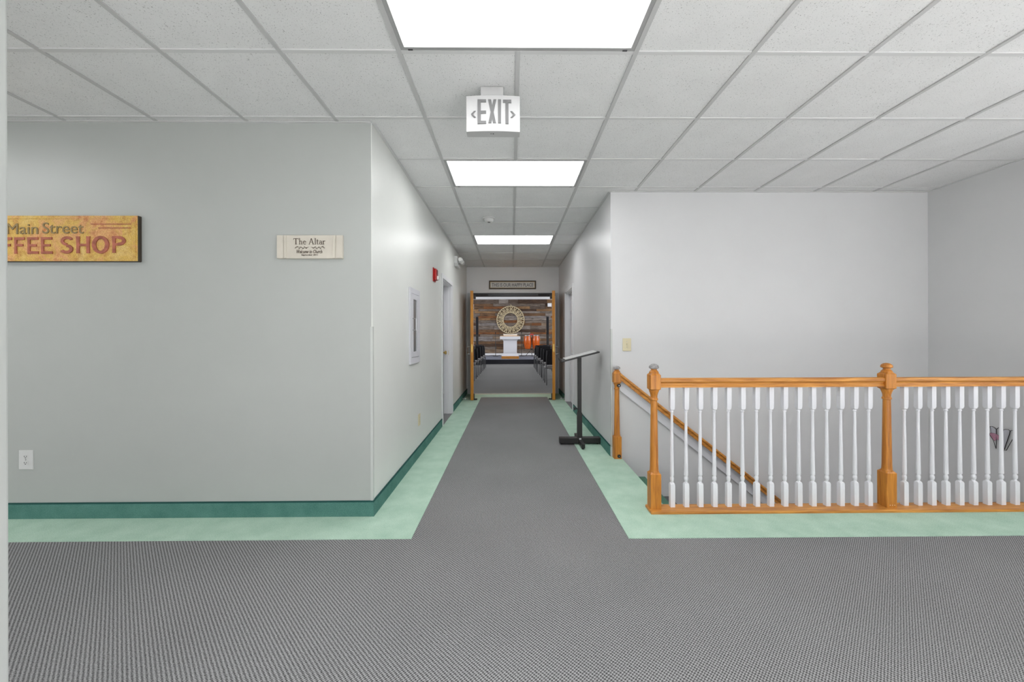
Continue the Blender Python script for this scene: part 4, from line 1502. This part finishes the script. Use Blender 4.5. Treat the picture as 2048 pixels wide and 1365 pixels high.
mic_stand(-0.802, 19.4, 0.205, 'microphone stand on the stage left of the white pulpit')
mic_stand(0.491, 19.4, 0.205, 'microphone stand on the stage right of the white pulpit')


# congas
def conga(x, y, label):
    t_ = thing('conga_drum', label, 'drum', (x, y, 0.57), 'conga drums')
    MB().lathe([(0.12, 0.575), (0.148, 0.66), (0.176, 0.80), (0.187, 0.96), (0.182, 1.10), (0.166, 1.22)], (x, y, 0), n=24).build('shell', 'conga', t_, smooth=True)
    MB().lathe([(0.172, 1.205), (0.176, 1.215), (0.176, 1.235), (0.168, 1.242)], (x, y, 0), n=24).build('rim', 'chrome', t_, smooth=True)
    MB().lathe([(0.16, 1.238), (0.16, 1.246)], (x, y, 0), n=24).build('drum_head', 'skin', t_)
    for k in range(5):
        a = 2 * PI * k / 5 + 0.3
        MB().tube([(x + 0.186 * math.cos(a), y + 0.186 * math.sin(a), 1.22), (x + 0.194 * math.cos(a), y + 0.194 * math.sin(a), 1.08)], 0.007, 6).build('tuning_lug', 'chrome', t_)
    return t_


conga(0.785, 19.2, 'left of the two orange conga drums on the stage')
conga(1.195, 19.2, 'right of the two orange conga drums on the stage')
cst = thing('drum_stand', 'black tripod stand holding the two conga drums', 'stand', (0.99, 19.25, 0.205))
MB().lathe([(0.014, 0.30), (0.014, 1.12)], (0.99, 19.25, 0), n=12).build('column', 'chrome', cst)
for k in range(3):
    a = -PI / 2 + 2 * PI * k / 3
    MB().tube([(0.99, 19.25, 0.58), (0.99 + 0.34 * math.cos(a), 19.25 + 0.34 * math.sin(a), 0.217)], 0.013, 6).build('leg', 'black', cst)
MB().box(0.975, 1.005, 19.225, 19.275, 0.92, 1.15).build('bracket', 'steel_dark', cst)
cl = MB()
cl.rings([[(0.86, 19.1, 1.248), (1.10, 19.1, 1.248), (1.10, 19.3, 1.248), (0.86, 19.3, 1.248)], [(0.87, 19.11, 1.275), (1.09, 19.11, 1.27), (1.08, 19.29, 1.27), (0.88, 19.29, 1.27)], [(0.93, 19.15, 1.32), (1.06, 19.15, 1.31), (1.05, 19.26, 1.31), (0.94, 19.26, 1.32)]])
co = cl.build('folded_cloth', 'red_cloth', None, wloc=(0.98, 19.2, 1.248), bevel=0.01)
tag(co, 'folded red cloth lying across the conga drum heads', 'cloth')


# column loudspeakers
def column_speaker(x, y, label):
    t_ = thing('column_speaker', label, 'loudspeaker', (x, y, 0), 'column loudspeakers')
    MB().box(x - 0.19, x + 0.19, y - 0.2, y + 0.2, 0.0, 0.84).build('subwoofer', 'black', t_, bevel=0.01)
    MB().box(x - 0.05, x + 0.05, y - 0.05, y + 0.05, 0.84, 1.25).build('spacer_column', 'black', t_, bevel=0.006)
    c = MB().box(x - 0.052, x + 0.052, y - 0.055, y + 0.055, 1.25, 2.03).build('array_column', 'black', t_, bevel=0.006)
    MB().box(x - 0.042, x + 0.042, y - 0.058, y - 0.054, 1.28, 2.0).build('grille', 'black_fab', c)
    return t_


column_speaker(-1.453, 16.45, 'tall black column loudspeaker left of the stage')
column_speaker(1.519, 16.45, 'tall black column loudspeaker right of the stage')
wbx = thing('wall_box', 'small white box mounted high on the right of the plank wall', 'wall box', (1.965, 20.2, 2.72))
MB().box(1.863, 2.07, 20.12, 20.235, 2.718, 2.90).build('housing', 'offwhite', wbx, bevel=0.006)
MB().box(1.89, 2.04, 20.115, 20.121, 2.74, 2.88).build('grille', 'white', wbx)

# stage cables
cb = MB()
pts = [(-1.9 + 0.11 * k, 19.75 + 0.10 * math.sin(k * 1.7), 0.2195) for k in range(13)]
cb.tube(pts, 0.014, 6)
tag(cb.build('stage_cable', 'black'), 'black cable snaking over the stage left of the pulpit', 'cable')
cb = MB()
pts = [(0.42 + 0.09 * k, 19.65 + 0.12 * math.sin(k * 1.3 + 1), 0.2195) for k in range(12)]
cb.tube(pts, 0.014, 6)
tag(cb.build('stage_cable', 'black'), 'black cable snaking over the stage under the conga drums', 'cable')


# chairs
def make_chair():
    t_ = thing('stacking_chair', 'x', 'chair', (0, 0, 0), 'black padded chairs in rows')
    w = 0.245
    MB().rings([[(-w, 0.0, 0.40), (w, 0.0, 0.40), (w, 0.46, 0.42), (-w, 0.46, 0.42)], [(-w - 0.005, -0.01, 0.43), (w + 0.005, -0.01, 0.43), (w + 0.005, 0.48, 0.455), (-w - 0.005, 0.48, 0.455)],
                [(-w + 0.02, 0.02, 0.475), (w - 0.02, 0.02, 0.475), (w - 0.02, 0.46, 0.49), (-w + 0.02, 0.46, 0.49)]]).build('seat', 'grey_fab', t_, bevel=0.012)
    MB().rings([[(-w, 0.0, 0.50), (w, 0.0, 0.50), (w, 0.055, 0.50), (-w, 0.055, 0.50)], [(-w, -0.045, 0.72), (w, -0.045, 0.72), (w, 0.01, 0.72), (-w, 0.01, 0.72)],
                [(-w + 0.02, -0.075, 0.865), (w - 0.02, -0.075, 0.865), (w - 0.02, -0.03, 0.865), (-w + 0.02, -0.03, 0.865)]]).build('backrest', 'black_fab', t_, bevel=0.012)
    for s in (-1, 1):
        x = s * (w + 0.012)
        MB().tube([(x, -0.09, 0.0), (x, -0.02, 0.40), (x, -0.015, 0.52), (x, -0.045, 0.70), (x * 0.98, -0.075, 0.855)], 0.0115, 6).build('leg', 'steel_dark', t_)
        MB().tube([(x, 0.47, 0.0), (x, 0.43, 0.40)], 0.0115, 6).build('leg', 'steel_dark', t_)
        MB().tube([(x, -0.02, 0.405), (x, 0.43, 0.405)], 0.0105, 6).build('side_rail', 'steel_dark', t_)
    return t_


ch0 = make_chair()
rows = [9.62, 10.62, 11.58, 12.54, 13.54, 14.55]
ordn = ['nearest', 'second', 'third', 'fourth', 'fifth', 'farthest']
first = True
for side in (1, -1):
    for ri, ry in enumerate(rows):
        for ci in range(2):
            x = 0.862 + 0.257 + 0.57 * ci if side > 0 else -1.012 - 0.257 - 0.57 * ci
            lab = 'black padded chair, %s row from the doors, %s, %s block' % (ordn[ri], 'aisle seat' if ci == 0 else 'second seat from the aisle', 'right' if side > 0 else 'left')
            p = (x + random.uniform(-0.012, 0.012), ry + 0.09 + random.uniform(-0.03, 0.03), 0.0)
            if first:
                ch0.location = p
                ch0['label'] = lab
                off = Vector(p)
                # re-register world positions of the first chair and its parts
                for o in [ch0] + list(ch0.children):
                    WL[o] = WL[o] + off
                first = False
            else:
                copy_tree(ch0, p, lab)
